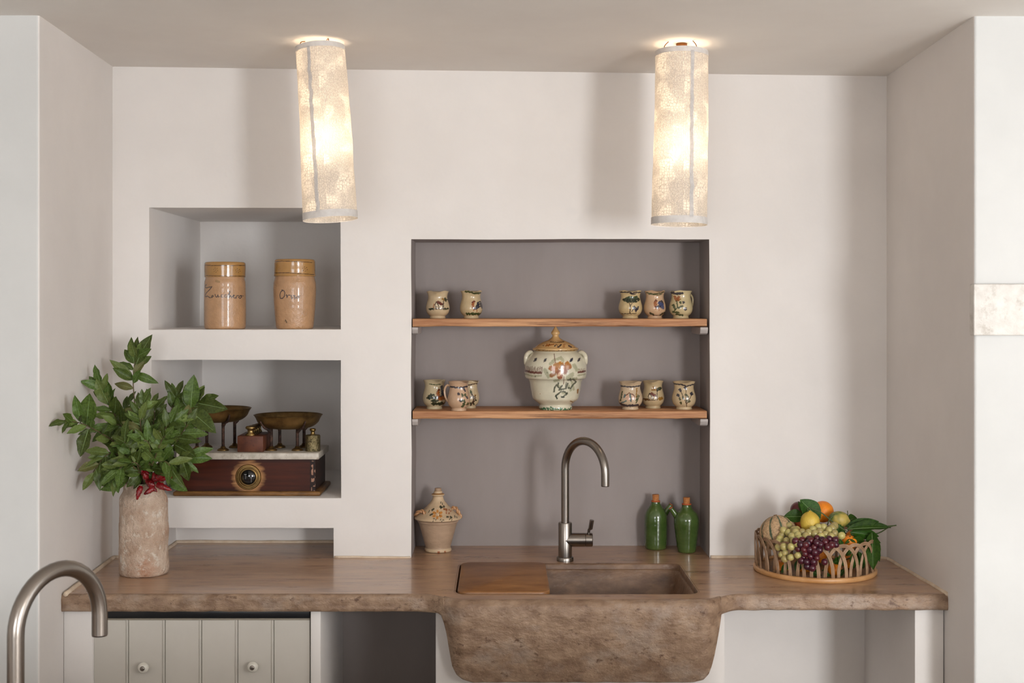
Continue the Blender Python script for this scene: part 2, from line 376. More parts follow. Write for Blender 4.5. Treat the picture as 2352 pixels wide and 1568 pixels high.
for j in range(ny+1):
    for i in range(nx+1):
        x = -3+6*i/nx; y = REAR+(YB+.05-REAR)*j/ny; t = max(0, min(1, (y-YF)/(YB-YF)))
        z = ZC-t*(.004+.032*max(0, min(1, (x-XL0)/(XR0-XL0))))+noise.noise(Vector((x*1.3, y*1.3, 0)))*.002
        V.append((x, y, z))
for j in range(ny):
    for i in range(nx):
        a = j*(nx+1)+i; Fc.append((a, a+nx+1, a+nx+2, a+1))
struct(mesh('ceiling', V, Fc, M['plaster2']))
struct(mesh('floor', [(-3, REAR, 0), (3, REAR, 0), (3, YB+.05, 0), (-3, YB+.05, 0)], [(0, 1, 2, 3)], M['tile'], smooth=False))
struct(mesh('wall_far_left', *box(-3.1, -3.0, REAR, YF, 0, 2.46), M['plaster'], smooth=False))
struct(mesh('wall_far_right', *box(3.0, 3.1, REAR, YF, 0, 2.46), M['plaster'], smooth=False))
struct(mesh('wall_rear', *box(-3, 3, REAR-.1, REAR, 0, 2.46), M['plaster'], smooth=False))
for i, (a, b) in enumerate(((2.1, 2.8), (-1.55, -.25))):
    parts = [box(a-.05, a, REAR, REAR+.03, .85, 2.25), box(b, b+.05, REAR, REAR+.03, .85, 2.25),
             box(a, b, REAR, REAR+.03, .85, .90), box(a, b, REAR, REAR+.03, 2.20, 2.25)]
    struct(mesh('window_%d' % (i+1), *merge(parts), M['paint_white'], smooth=False))
# masonry piers under the worktop
ZU = CT-.050
def pier(n, a, b, y0, m='plaster'):
    V, Fc = box((a-VX)/F*y0, (b-VX)/F*y0, y0, YB+.005, 0, ZU+.004, .004, 2)
    struct(mesh('trim_%d' % n, V, Fc, M[m], smooth=True, auto=40))
V, Fc = box(-1.2195, (213-VX)/F*3.765, 3.765, YB+.005, 0, ZU+.004, .004); struct(mesh('trim_1', V, Fc, M['plaster'], auto=40))
pier(2, 713, 737, 3.765)
xa3, xb3 = (1001-VX)/F*3.768, (1664-VX)/F*3.768
V, Fc = merge([box(xa3, xb3, 3.768, YB+.005, 0, CT-.21), box(xa3, -.134, 3.768, YB+.005, CT-.21, ZU+.002), box(.56, xb3, 3.768, YB+.005, CT-.21, ZU+.002)])
struct(mesh('trim_3', V, Fc, M['plaster'], smooth=False))
V, Fc = box((2101-VX)/F*3.77, XR1-.008, 3.77, YB+.005, 0, ZU+.004, .004); struct(mesh('trim_4', V, Fc, M['plaster'], auto=40))
# sealing beads where the worktop meets the plaster
def bead(n, pts, r=.006):
    pp = []
    for a, b in zip(pts, pts[1:]):
        for k in range(12):
            p = Vector(a).lerp(Vector(b), k/12); q = noise.noise_vector(p*14)*.0018; pp.append(p+q)
    pp.append(Vector(pts[-1])); struct(mesh('trim_%d' % n, *tube(pp, r, 8), M['grout']))
zb = CT+.001
bead(5, [(XL1+.008, 3.742, zb), (XL0+.006, YB-.004, zb), ((357-VX)*K, YB-.004, zb), ((357-VX)*K+.004, YB+.27, zb), ((766-VX)*K-.004, YB+.27, zb)], .007)
bead(6, [((768-VX)*K, YB-.003, zb), ((943-VX)*K, YB-.003, zb)], .004)
bead(7, [((1632-VX)*K, YB-.003, zb), (XR0-.03, YB-.004, zb), (XR0-.004, YB-.03, zb), (XR1-.006, 3.745, zb)], .006)

# ------------------------------------------------------------------ worktop with sink
ct = thing('stone_worktop', 'long brown waxed stone worktop with a built-in trough sink across the alcove', 'worktop', (0, 3.9, CT))
OY = 3.9
def smooth(a, b, x): t = max(0, min(1, (x-a)/(b-a))); return t*t*(3-2*t)
def yfront(x): return 3.742-.082*smooth(-.215, -.10, x)*(1-smooth(.545, .665, x))
def P366(px, py): return ((px-VX)*3.66/F, CZ-(py-HY)*3.66/F)
leftO = [P366(*p) for p in ((985, 1410), (1003, 1413), (1011, 1425), (1018, 1442), (1024, 1465), (1028, 1490), (1032, 1515), (1037, 1542), (1047, 1560), (1062, 1571), (1085, 1578))]
rightO = [P366(*p) for p in ((1600, 1578), (1622, 1571), (1634, 1560), (1641, 1542), (1648, 1515), (1653, 1490), (1657, 1465), (1661, 1440), (1664, 1422), (1669, 1409), (1690, 1405))]
slabz = CT-.048
O = [(-9, slabz-.002)]+[(leftO[0][0], slabz-.001)]+[(x, min(z, slabz)) for x, z in leftO[1:]]+[(x, min(z, slabz)) for x, z in rightO[:-1]]+[(rightO[-1][0], slabz+.003), (9, slabz+.004)]
OX = [p[0] for p in O]; OZ = [p[1] for p in O]
def front_cols(a, b):
    xs = set(); x = a
    while x < b:
        xs.add(round(x, 5)); steep = leftO[0][0] < x < leftO[-1][0] or rightO[0][0] < x < rightO[-1][0]
        x += .0012 if steep else .005
    xs.add(b); return sorted(xs)
def sheet(xs):
    V = []; Fc = []; nr = None
    for x in xs:
        yf = yfront(x); zbt = float(np.interp(x, OX, OZ)); pr = []
        r = .014+.012*(yf < 3.70)
        for k in range(6):
            q = PI/2*k/5; pr.append((yf+r-r*math.sin(q), CT-r+r*math.cos(q)))
        H = (CT-r)-(zbt+.01); n = 26
        deep = max(0, (CT-.07-zbt))
        for k in range(1, n):
            t = k/n; pr.append((yf+.035*deep/.15*t*t, CT-r-H*t))
        ye = yf+.035*deep/.15
        for k in range(5):
            q = PI/2*k/4; pr.append((ye+.01-.01*math.cos(q), zbt+.01-.01*math.sin(q)))
        pr.append((YB-.01, zbt))
        nr = len(pr)
        for k, (y, z) in enumerate(pr):
            d = 0
            if k > 2 and k < nr-1: d = noise.noise(Vector((x*14, z*22, 1)))*.003+noise.noise(Vector((x*50, z*60, 3)))*.0012
            dz = noise.noise(Vector((x*22, 7, 0)))*.0016 if nr-7 < k < nr-1 else 0
            V.append((x, y+d-OY, z-CT+dz))
    for i in range(len(xs)-1):
        for k in range(nr-1):
            a = i*nr+k; Fc.append((a, a+1, a+nr+1, a+nr))
    return V, Fc
xa, xb_ = leftO[0][0], rightO[-1][0]
HX0, HX1, HY0, HY1 = -.127, .553, 3.75, 4.19
def top_poly(xs, ringhole):
    outer = [(x, yfront(x)+(.014+.012*(yfront(x) < 3.70))) for x in xs]
    return outer
xs_all = front_cols(-1.2188, XR1-.004)
outer = [(x, yfront(x)+(.014+.012*(yfront(x) < 3.70))) for x in xs_all if abs(x) < 5][::3]
outer[0] = (-1.2188, outer[0][1]); outer.append((XR1-.004, 3.756))
outer += [(XR0, YB-.001), (.664, YB-.001), (.664, YB+.215), (-.284, YB+.215), (-.284, YB-.001), (-.531, YB-.001), (-.531, YB+.28), (-1.098, YB+.28), (-1.098, YB-.001), (XL0, YB-.001)]
hole = rrect(HX0, HX1, HY0, HY1, .035)
tri = tessellate_polygon([[Vector((x, y, 0)) for x, y in outer], [Vector((x, y, 0)) for x, y in hole]])
Vt = [(x, y-OY, 0) for x, y in outer+hole]
fx = []
for t in tri:
    a, b, c = [Vector(Vt[i]) for i in t]
    fx.append(t if (b-a).cross(c-a).z > 0 else t[::-1])
nTop = len(fx)
left = sheet([x for x in xs_all if x <= xa]+[xa]); right = sheet([xb_]+[x for x in xs_all if x > xb_])
def caps(sh, end):
    V, Fc = sh; nr = 38; return V, Fc
V, Fc = merge([(Vt, fx), left, right])
mesh('slab', V, Fc, [M['stone_top'], M['stone_face']], ct, midx=[0]*nTop+[1]*(len(Fc)-nTop), auto=50)
apron = sheet([xa]+[x for x in xs_all if xa < x < xb_]+[xb_])
mesh('sink_apron', *apron, M['stone_face'], ct)
# basin interior: small rounded rim, a ledge for the board, sloping walls, dished floor
loops = []
for ins, z, r in ((-.004, .0004, .037), (0, -.0008, .035), (.002, -.004, .035), (.003, -.0165, .034), (.0075, -.0172, .032), (.009, -.019, .032), (.014, -.04, .03), (.03, -.09, .04), (.045, -.150, .05), (.075, -.168, .06), (.14, -.174, .05)):
    loops.append([(x, y-OY, z) for x, y in rrect(HX0+ins, HX1-ins, HY0+ins, HY1-ins, r)])
V = []; Fc = []; n = len(loops[0])
for lp in loops: V += lp
for i in range(len(loops)-1):
    for j in range(n):
        k = (j+1) % n; Fc.append((i*n+j, i*n+k, (i+1)*n+k, (i+1)*n+j))
Fc.append(tuple((len(loops)-1)*n+j for j in range(n)))
mesh('sink_basin', V, Fc, M['stone_in'], ct, auto=60)
mesh('sink_drain', *move(lathe([(0, .002), (.018, .002), (.03, .004), (.034, .001), (.034, -.002)], 32), (.33, 3.97-OY, -.1735)), M['steel'], ct)
# board lying on the ledge at the left of the sink
cb = thing('chopping_board', 'dark stained wooden board covering the left part of the sink', 'chopping board', (0, 3.97, CT-.0165))
lp = rrect(HX0+.006, .138, HY0+.0045, HY1-.0045, .03)
V = []; Fc = []; n = len(lp)
cx_, cy_ = (HX0+.138)/2, 3.97
for s, z in ((.985, 0), (1, .003), (1, .019), (.994, .0215), (.985, .0225)):
    V += [(cx_+(x-cx_)*s, (y-cy_)*s, z) for x, y in lp]
for i in range(4):
    for j in range(n):
        k = (j+1) % n; Fc.append((i*n+j, i*n+k, (i+1)*n+k, (i+1)*n+j))
Fc.append(tuple(range(n))[::-1]); Fc.append(tuple(4*n+j for j in range(n)))
mesh('board', V, Fc, M['board'], cb, auto=60)

# ------------------------------------------------------------------ swan-neck taps
def tap(name, label, loc, phi, riser, R, drop, r=.0125, body=True, lever_dir=1):
    t = thing(name, label, 'tap', loc)
    c, s = math.cos(phi), math.sin(phi)
    pts = [(0, 0, .10), (0, 0, riser*.5), (0, 0, riser)]
    for k in range(1, 21):
        q = PI*k/20; d = R-R*math.cos(q); pts.append((d*c, d*s, riser+R*math.sin(q)))
    e = pts[-1]; pts.append((e[0], e[1], e[2]-drop))
    pts = [Vector(p) for p in pts]
    # dense points for smooth bend
    mesh('spout', *tube(pts, r, 24), M['steel'], t, auto=50)
    e = pts[-1]; mesh('aerator', *move(lathe([(0, 0), (r*.8, 0), (r*.95, -.002), (r*.95, .004)], 20), (e.x, e.y, e.z)), M['iron'], t)
    mesh('base_ring', *lathe([(0, 0), (.0265, 0), (.0265, .010), (.025, .013), (.0215, .014), (0, .014)], 36), M['steel'], t, auto=30)
    mesh('body', *lathe([(.0215, .012), (.0215, .118), (.020, .121), (.0125, .1215), (0, .1215)], 36), M['steel'], t, auto=30)
    Ry = Matrix.Rotation(PI/2*lever_dir, 3, 'Y')
    v = lathe([(0, 0), (.0215, 0), (.0215, .062), (.0205, .063)], 32); v2 = lathe([(.0205, .063), (.0215, .0645), (.0215, .0835), (.020, .086), (0, .0862)], 32)
    mesh('valve', *move(rot(v, Ry), (0, 0, .066)), M['steel'], t, auto=30)
    h = mesh('valve_cap', *move(rot(v2, Ry), (0, 0, .066)), M['steel'], t, auto=30)
    lv = [Vector((.073*lever_dir, 0, .080)), Vector((.0745*lever_dir, -.004, .098)), Vector((.079*lever_dir, -.010, .103)), Vector((.083*lever_dir, -.014, .130))]
    mesh('lever', *tube(lv, [.0042, .0046, .0068, .007], 18), M['steel'], h, auto=40)
    return t
p = at(1298, 1280, 4.235)
tap('kitchen_tap', 'brushed steel swan-neck tap standing behind the stone sink', (p.x, 4.235, CT), math.radians(-52), .29, .093, .035)
# nearer tap in the foreground (its own island worktop lies below the frame)
p = at(36, 1461, 2.0)
tap('island_tap', 'large brushed steel swan-neck tap in the near left foreground', (p.x, 2.0, .95), math.radians(62), p.z-.95, .085, .034)
isl = thing('island_worktop', 'long stone island worktop carrying the foreground tap, unseen, extended to block low window light', 'worktop', (-1.2, 1.95, 0))  # unseen island, lengthened and raised to block low window light
mesh('top', *box(-.55, 2.3, -.35, .55, .90, .95, .004), M['stone_face'], isl); mesh('base', *box(-.5, 2.25, -.3, .47, 0, .90), M['plaster'], isl, smooth=False)

# ------------------------------------------------------------------ shelves
def shelf(label, ztop, th, seed, x0=-.2795, x1=.6545):
    y0, y1 = 4.283, YB+.205
    V = []; Fc = []; nx = 90
    for i in range(nx+1):
        x = x0+(x1-x0)*i/nx
        f = lambda a, s: noise.noise(Vector((x*9, seed, a)))*s+noise.noise(Vector((x*40, seed, a+5)))*s*.35
        yy = y0+f(0, .002); b = ztop-th+f(1, .0022); tp = ztop
        for y, z in ((y1, tp), (yy+.004, tp), (yy+.001, tp-.0015), (yy, tp-.004), (yy+f(2, .0015), (tp+b)/2), (yy, b+.003), (yy+.003, b), (y1, b)):
            V.append((x, y-4.39, z-ztop+th))
    m = 8
    for i in range(nx):
        for k in range(m):
            l = (k+1) % m; Fc.append((i*m+k, i*m+l, (i+1)*m+l, (i+1)*m+k))
    Fc.append(tuple(range(m))[::-1]); Fc.append(tuple(nx*m+k for k in range(m)))
    o = mesh('wooden_shelf', V, Fc, M['shelf'], auto=50); o.location = (0, 4.39, ztop-th)
    return tag(o, label, 'shelf', 'rough oak shelves in the grey niche')
ZS1 = CZ-(732-HY)*4.283/F; ZS2 = CZ-(944-HY)*4.283/F
shelf('upper rough oak shelf in the grey niche carrying five small jugs', ZS1, .0245, 3)
shelf('lower rough oak shelf in the grey niche carrying the lidded urn', ZS2, .024, 9)
def bracket(lab, x0, x1, ztop, flip):
    prof = [(4.288, 0), (4.49, 0), (4.49, -.024), (4.31, -.024), (4.296, -.020), (4.288, -.008)]
    V = [(x, y-4.39, z+.024) for x in (x0, x1) for y, z in prof]; n = len(prof)
    xm = (x0+x1)/2; V = [(x-xm, y, z) for x, y, z in V]
    Fc = [tuple(range(n)), tuple(range(n, 2*n))[::-1]]+[(i, i+n, (i+1) % n+n, (i+1) % n) for i in range(n)]
    o = mesh('shelf_bracket', V, Fc, M['bracket'], smooth=False); o.location = (xm, 4.39, ztop-.024)
    md = o.modifiers.new('bevel', 'BEVEL'); md.width = .002; md.segments = 2
    tag(o, lab, 'bracket', 'painted cleats under the niche shelves')
for z, nm in ((ZS1-.0265, 'upper'), (ZS2-.0255, 'lower')):
    bracket('small grey painted cleat under the left end of the %s shelf' % nm, -.2825, -.263, z, 0)
    bracket('small grey painted cleat under the right end of the %s shelf' % nm, .634, .659, z, 1)

# ------------------------------------------------------------------ small painted jugs
NAVY, GRN, DGR, BRN, ORG, OCH, TEAL, RED = '#171c30', '#313f1e', '#202917', '#2e120d', '#8c4812', '#865c18', '#3f5c5e', '#5c1f12'
L6 = (930, 620, 4.3545); R7 = (1390, 620, 4.3538)
def bush(x0, x1, y, c=DGR, w=13):
    rr = random.Random(int(x0+y)); return [(c, w*rr.uniform(.7, 1.2), [(x, y+rr.uniform(-6, 6)), (x+8, y+rr.uniform(-6, 6))]) for x in np.arange(x0, x1, 11)]
def leafs(pts, c=GRN, w=13, l=12):
    rr = random.Random(3); return [(c, w, [(x, y), (x+rr.uniform(-l, l)*.6, y-rr.uniform(.3, 1)*l)]) for x, y in pts]
def house(x, y, s=1):
    q = lambda a, b: (x+a*s, y+b*s)
    return [('#d8c7a8', 22*s, [q(-18, 12), q(-18, 40)]), ('#d8c7a8', 24*s, [q(18, 14), q(40, 40)]), (RED, 15*s, [q(-8, -6), q(30, 14)]), (RED, 13*s, [q(2, -14), q(40, 10)]), (RED, 12*s, [q(12, 6), q(42, 16)]),
            (BRN, 5*s, [q(-34, 22), q(-18, -14), q(0, 20)]), (BRN, 4*s, [q(-30, 20), q(-30, 58)]), (BRN, 4*s, [q(4, 20), q(4, 60)]), (BRN, 4*s, [q(44, 14), q(44, 58)]),
            (BRN, 6*s, [q(-16, 34), q(-16, 56)]), (BRN, 5*s, [q(18, 34), q(18, 50)]), (BRN, 4*s, [q(-32, 60), q(48, 60)])]
def rooster(x, y, s=1, f=1):
    q = lambda a, b: (x+a*s*f, y+b*s)
    return [(ORG, 22*s, [q(-34, -20), q(-30, 8)]), (ORG, 14*s, [q(-26, -44), q(-30, -16)]), (RED, 8*s, [q(-40, -34), q(-24, -52), q(-14, -44)]), (RED, 14*s, [q(-28, 20), q(-8, 30)]),
            (NAVY, 22*s, [q(-12, 26), q(16, 10), q(14, -16)]), (NAVY, 9*s, [q(10, 0), q(14, -34), q(38, -44), q(54, -20), q(54, 18)]), (NAVY, 8*s, [q(24, 10), q(26, -22), q(40, -28), q(40, 6)]),
            (ORG, 5*s, [q(-18, 36), q(-30, 46)]), (ORG, 5*s, [q(4, 36), q(6, 58)])]
jugs = [
 # cx, width, top, base, Yc, shelf, base colour, art, frame, spout angle, label
 (1005.5, 55, 669, 731, 4.385, 1, '#cdbb95', house(338, 330)+[(ORG, 6, [(296, 340), (290, 385)]), (OCH, 14, [(380, 290), (395, 296)]), (DGR, 14, [(405, 285), (412, 308)]), (DGR, 9, [(425, 296)]), (BRN, 5, [(390, 310), (390, 390)])]+bush(250, 290, 388)+bush(396, 436, 388, DGR, 11), L6, .0, 'small cream jug painted with a house, leftmost on the upper shelf'),
 (1082.5, 53, 668, 731, 4.385, 1, '#c9b78e', rooster(716, 360)+[(GRN, 13, [(606, 216), (660, 220), (700, 236), (755, 228)])]+bush(620, 762, 438, GRN, 16), L6, .3, 'small cream jug with a blue-tailed rooster and green rim, second on the upper shelf'),
 (1448, 55, 668, 731, 4.385, 1, '#cbb887', [(NAVY, 8, [(150, 222), (240, 222), (262, 238), (290, 224), (355, 224)]), (NAVY, 6, [(235, 232), (268, 246), (300, 236)]), (BRN, 6, [(236, 435), (240, 360), (226, 318)]), (BRN, 4, [(240, 360), (262, 326)]), (BRN, 4, [(160, 436), (300, 434)])]+bush(180, 325, 292, DGR, 18)+bush(200, 310, 312, DGR, 17)+bush(210, 300, 276, GRN, 16)+[(NAVY, 26, [(280, 376), (296, 390)]), (NAVY, 12, [(298, 412), (322, 368)]), (NAVY, 5, [(256, 412), (276, 388)])], R7, .05, 'small cream jug painted with a tree and blue flower, left of the upper right trio'),
 (1504, 51, 668, 731, 4.385, 1, '#c9ab86', rooster(520, 348, .95)+[('#3a4468', 24, [(530, 330), (560, 345), (565, 375)]), (GRN, 7, [(410, 228), (480, 240), (545, 232), (580, 218)]), (GRN, 5, [(430, 242), (520, 250), (560, 240)]), (DGR, 13, [(440, 430), (470, 444)]), (DGR, 13, [(590, 425), (545, 445)]), (BRN, 4, [(470, 452), (540, 452)])], R7, .25, 'small pinkish jug painted with a blue rooster, middle of the upper right trio'),
 (1564, 54, 668, 731, 4.385, 1, '#cdc092', [(ORG, 22, [(690, 270), (704, 300)]), (ORG, 20, [(725, 268), (716, 300)]), (OCH, 12, [(738, 290)]), (NAVY, 17, [(655, 226), (700, 238), (758, 232)]), (GRN, 7, [(704, 310), (710, 370), (680, 410)]), (GRN, 16, [(672, 350), (684, 385)]), (GRN, 15, [(720, 376), (755, 360)]), (GRN, 14, [(738, 320), (742, 330)]), (NAVY, 18, [(770, 322)]), (NAVY, 24, [(786, 388)]), ('#b9b7b6', 9, [(789, 384)]), (GRN, 12, [(670, 418), (720, 424)]), (GRN, 12, [(700, 440), (765, 452)])], R7, -1.0, 'small cream jug painted with an orange flower, right of the upper right trio'),
 (998, 54, 874, 940, 4.378, 2, '#c2b792', rooster(368, 1240, 1.0)+[(NAVY, 16, [(372, 1160), (378, 1240)]), (ORG, 26, [(350, 1280), (390, 1275)]), (GRN, 6, [(250, 1134), (310, 1142), (360, 1136)])]+bush(230, 320, 1270, DGR, 18)+bush(245, 300, 1245, DGR, 15)+bush(280, 400, 1330, DGR, 20)+bush(270, 330, 1300, DGR, 14), L6, .35, 'small greenish cream jug with rooster and bushes, leftmost on the lower shelf'),
 (1054, 51, 878, 945, 4.305, 2, '#c9aa88', [(NAVY, 12, [(455, 1162), (540, 1172), (630, 1160)]), (NAVY, 12, [(590, 1180), (605, 1205)]), (NAVY, 20, [(540, 1232)]), (NAVY, 12, [(620, 1260), (628, 1275)]), (NAVY, 20, [(560, 1300)])]+leafs([(580, 1250), (605, 1250), (575, 1300), (600, 1310), (595, 1335), (575, 1360), (625, 1340)], GRN, 16, 16), L6, .7, 'small pinkish jug with blue rim and visible handle, at the lower shelf front'),
 (1078, 46, 876, 938, 4.412, 2, '#c4b58f', [(BRN, 10, [(660, 1215), (690, 1265), (690, 1300), (660, 1345)]), (GRN, 13, [(660, 1205), (668, 1220)]), (OCH, 13, [(705, 1248)]), (BRN, 5, [(706, 1250), (706, 1290), (680, 1330)]), (DGR, 12, [(660, 1262)]), (DGR, 12, [(712, 1296)]), (BRN, 7, [(640, 1146), (700, 1132), (735, 1130)])]+leafs([(660, 1330), (690, 1335)], DGR, 11), L6, .9, 'small cream jug half hidden behind the pinkish handled jug on the lower shelf'),
 (1448, 56, 877, 941, 4.36, 2, '#c6b493', [(NAVY, 9, [(145, 1156), (240, 1162), (352, 1154)]), (RED, 6, [(190, 1250), (230, 1222), (272, 1240), (285, 1262)]), ('#c39a80', 40, [(220, 1270), (250, 1275)]), (TEAL, 12, [(238, 1240), (244, 1300)]), (TEAL, 10, [(190, 1240), (180, 1265)]), (TEAL, 8, [(200, 1300), (160, 1320)]), (OCH, 8, [(308, 1180), (300, 1260)]), (NAVY, 18, [(150, 1335), (200, 1350), (320, 1345)]), (GRN, 8, [(330, 1250), (300, 1320)]), (GRN, 7, [(318, 1240), (296, 1300)]), (GRN, 7, [(165, 1210), (148, 1300)])], R7, .0, 'small cream jug with blue base band and a snail, left of the lower right trio'),
 (1500, 51, 875, 938, 4.408, 2, '#bcab83', house(452, 1236, .95)+[(OCH, 12, [(470, 1165), (480, 1185)]), (OCH, 16, [(462, 1190), (500, 1190)]), (DGR, 22, [(515, 1190), (545, 1178)]), (BRN, 5, [(508, 1200), (508, 1290)]), (OCH, 22, [(530, 1280), (556, 1278)])]+bush(385, 420, 1288, '#5a3a1c', 16), R7, -.2, 'small cream jug painted with a red-roofed house, middle of the lower right trio'),
 (1571, 55, 877, 941, 4.36, 2, '#c8b68e', [(NAVY, 9, [(684, 1134), (760, 1140), (795, 1156), (830, 1148), (900, 1136)]), (BRN, 4, [(804, 1360), (790, 1290), (794, 1180)]), (BRN, 4, [(800, 1340), (745, 1210)]), (BRN, 4, [(800, 1330), (850, 1240)])]+[(NAVY, 20, [p, (p[0]+5, p[1]+7)]) for p in ((735, 1190), (715, 1242), (785, 1170), (848, 1226))]+leafs([(735, 1285), (765, 1275), (790, 1240), (812, 1262), (745, 1325), (820, 1310), (800, 1300)], '#3a3c1c', 14, 16), R7, .0, 'small cream jug painted with dark blue flowers, right of the lower right trio')]
JP = [(0, .03), (.5, .02), (.60, 0), (.66, 0), (.68, .03), (.64, .075), (.66, .10), (.80, .15), (.93, .23), (1.0, .35), (.985, .47), (.91, .60), (.83, .72), (.81, .82), (.86, .92), (.95, 1.0)]
WARM = lambda h: '#%02x%02x%02x' % tuple(int(int(h[i:i+2], 16)*f) for i, f in ((1, .955), (3, .92), (5, .92)))
for cx, wd, top, base, Yc, sh, bc, art, fr, sp, lab in jugs:
    bc = WARM(bc)
    k = Yc/F; R = wd/2*k; zt = ZS1 if sh == 1 else ZS2
    pyb = HY+(CZ-zt)/k; H = (base-top)*k*1.0
    t = thing('small_jug', lab, 'jug', ((cx-VX)*k, Yc, zt), 0, 'small painted jugs on the niche shelves')
    P = smooth_profile([(r*R, z*H) for r, z in JP], 105)
    P = [tuple(p) for p in P]; P.append((P[-1][0]-.0012, H+.0008)); P.append((P[-1][0]-.0016, H-.0006))
    inner = smooth_profile([(P[-1][0]-.0002, H-.003), (.81*R-.003, .82*H), (.91*R-.003, .6*H), (.97*R-.003, .35*H), (.75*R-.003, .16*H), (0.0, .09*H)], 16)
    P += [tuple(p) for p in inner]; P[-1] = (0, P[-1][1])
    def dfm(x, y, z, sp=sp, R=R, H=H):
        th = math.atan2(x, -y); d = (th-sp+PI) % (2*PI)-PI; g = math.exp(-(d/.33)**2); g2 = math.exp(-((abs(d)-.75)/.3)**2); f = max(0, z/H)**7
        s = 1+f*(.16*g-.03*g2); wob = 1+.012*math.sin(2*th+cx)+.006*math.sin(3*th)
        return (x*s*wob, y*s*wob, z-f*H*(.045*g-.02*g2))
    painted_lathe('body', P, 190, M['glaze'], t, cx, pyb-4*0, k, bc, [(c, w_*1.3+1.5, p_) for c, w_, p_ in art], fr, dfm)
    a = sp+PI if cx != 1054 else -1.75
    hx, hy = math.sin(a), -math.cos(a)
    hp = [(.78*R, .84*H), (1.05*R, .87*H), (1.30*R, .74*H), (1.28*R, .52*H), (1.08*R, .36*H), (.93*R, .30*H)]
    mesh('handle', *tube(spline([(hx*r, hy*r, z) for r, z in hp], 18), [.0042-.001*math.sin(PI*i/18) for i in range(19)], 10),
         mat('handle glaze', bc, rough=.2, coat=.4), t)

# ------------------------------------------------------------------ lidded urn
U8 = (1160, 740, 7.129)
Yc = 4.36; k = Yc/F; cx = 1276; pyb = HY+(CZ-ZS2)/k
t = thing('lidded_urn', 'large glazed urn with domed lid and orange flower, centre of the lower shelf', 'urn', ((cx-VX)*k, Yc, ZS2))
def zz(y): return (1455-y)/7.129*k
def rr_(v): return v/7.129*k
UP = [(0, zz(1445)), (rr_(250), zz(1455)), (rr_(268), zz(1450)), (rr_(270), zz(1400)), (rr_(258), zz(1375)), (rr_(305), zz(1335)), (rr_(366), zz(1285)), (rr_(380), zz(1250)), (rr_(408), zz(1120)), (rr_(430), zz(1000)), (rr_(455), zz(958)), (rr_(492), zz(940)), (rr_(506), zz(900)), (rr_(510), zz(800)), (rr_(505), zz(700)), (rr_(480), zz(630)), (rr_(425), zz(560)), (rr_(365), zz(512)), (rr_(345), zz(490))]
G1, G2 = '#a3a083', '#45483a'
art = [(G1, 44, [(730, 660), (800, 590)]), (G1, 40, [(850, 580), (900, 560), (930, 610)]), (RED, 9, [(792, 500), (806, 640)]), (G1, 50, [(640, 760), (700, 860)]), (G1, 50, [(1110, 680), (1160, 760)]), (G1, 60, [(1010, 880), (1080, 830)]), (G1, 40, [(800, 930), (860, 920)]),
 ('#a0641a', 85, [(820, 690), (900, 680)]), ('#985510', 70, [(740, 730), (830, 760)]), ('#985510', 75, [(1000, 670), (1030, 700), (960, 720)]), ('#823a0c', 80, [(870, 800), (880, 860)]), ('#823a0c', 60, [(960, 790), (990, 720)]), ('#8a5014', 56, [(745, 845), (800, 800)]), ('#a0641a', 46, [(1005, 640), (990, 720)]), ('#b07422', 40, [(885, 640), (900, 690)]),
 (BRN, 7, [(880, 720), (920, 670), (940, 700)]), (BRN, 6, [(900, 720), (900, 660)]), ('#c9a583', 34, [(890, 800), (860, 840)]), (RED, 9, [(945, 860), (945, 985)]), (G2, 12, [(985, 960), (975, 1040)])]
art += [(NAVY, 12, [(x+d, 625-d*.4), (x+d+14, 585-d*.4)]) for x in (470, 1045, 1050, 625, 1175) for d in (0, 14, 28)]
art += [(RED, 30, [(340, 790), (450, 805), (580, 805)]), (RED, 26, [(1185, 800), (1300, 790)])]+[(RED, 8, [(x, 790), (x+random.uniform(-6, 10), 715+random.uniform(-10, 15))]) for x in range(335, 600, 22)]+[(RED, 6, [(x, 790), (x+6, 745)]) for x in range(1190, 1310, 20)]
art += [(G1, 24, [(340, 840), (450, 860), (580, 850)]), (G1, 22, [(1180, 850), (1300, 838)]), (BRN, 16, [(490, 870)]), ('#55603f', 16, [(678, 800)])]
rnd = random.Random(5)
art += [(G1, 34, [p, q]) for p, q in (((850, 1000), (900, 1060)), ((1000, 900), (1150, 900)), ((1080, 960), (1110, 1080)), ((930, 1130), (1000, 1140)), ((1030, 1020), (1060, 1090)))]
art += [(G2, 22, s) for s in ([(860, 970), (850, 1000)], [(800, 1040), (830, 1000), (880, 1060), (920, 1010)], [(790, 1110), (795, 1060)], [(1010, 920), (1100, 910), (1150, 960), (1100, 1000), (1060, 1060), (1020, 1050)], [(870, 1080), (980, 1060), (1010, 980)], [(850, 1150), (900, 1110), (960, 1110), (1000, 1150), (950, 1180)], [(850, 1150), (815, 1180), (840, 1220)], [(910, 1190), (950, 1200)], [(1060, 930), (1050, 900)])]
art += [('#17251a', 14, [(820, 1165), (840, 1220)]), ('#17251a', 16, [(915, 1200), (950, 1200)]), ('#17251a', 12, [(985, 1140), (1005, 1130)]), (OCH, 14, [(1060, 1270), (1100, 1290)]), ('#8a5a22', 24, [(1185, 1090), (1180, 1140)]), ('#8a5a22', 10, [(570, 1150)]), (OCH, 12, [(990, 1440)])]
art += [('#2c6340', rnd.uniform(12, 26), [(x, 1400+rnd.uniform(-18, 18)), (x+rnd.uniform(0, 26), 1400+rnd.uniform(-14, 20))]) for x in range(570, 1090, 22)]
art += [('#2c6340', 20, [(740, 1370), (790, 1395)])]
P = smooth_profile(UP, 150); P[0] = (0, UP[0][1])
V_, F_ = lathe([tuple(p) for p in P]+[(rr_(335), zz(492)), (rr_(330), zz(520)), (0, zz(540))], 240)
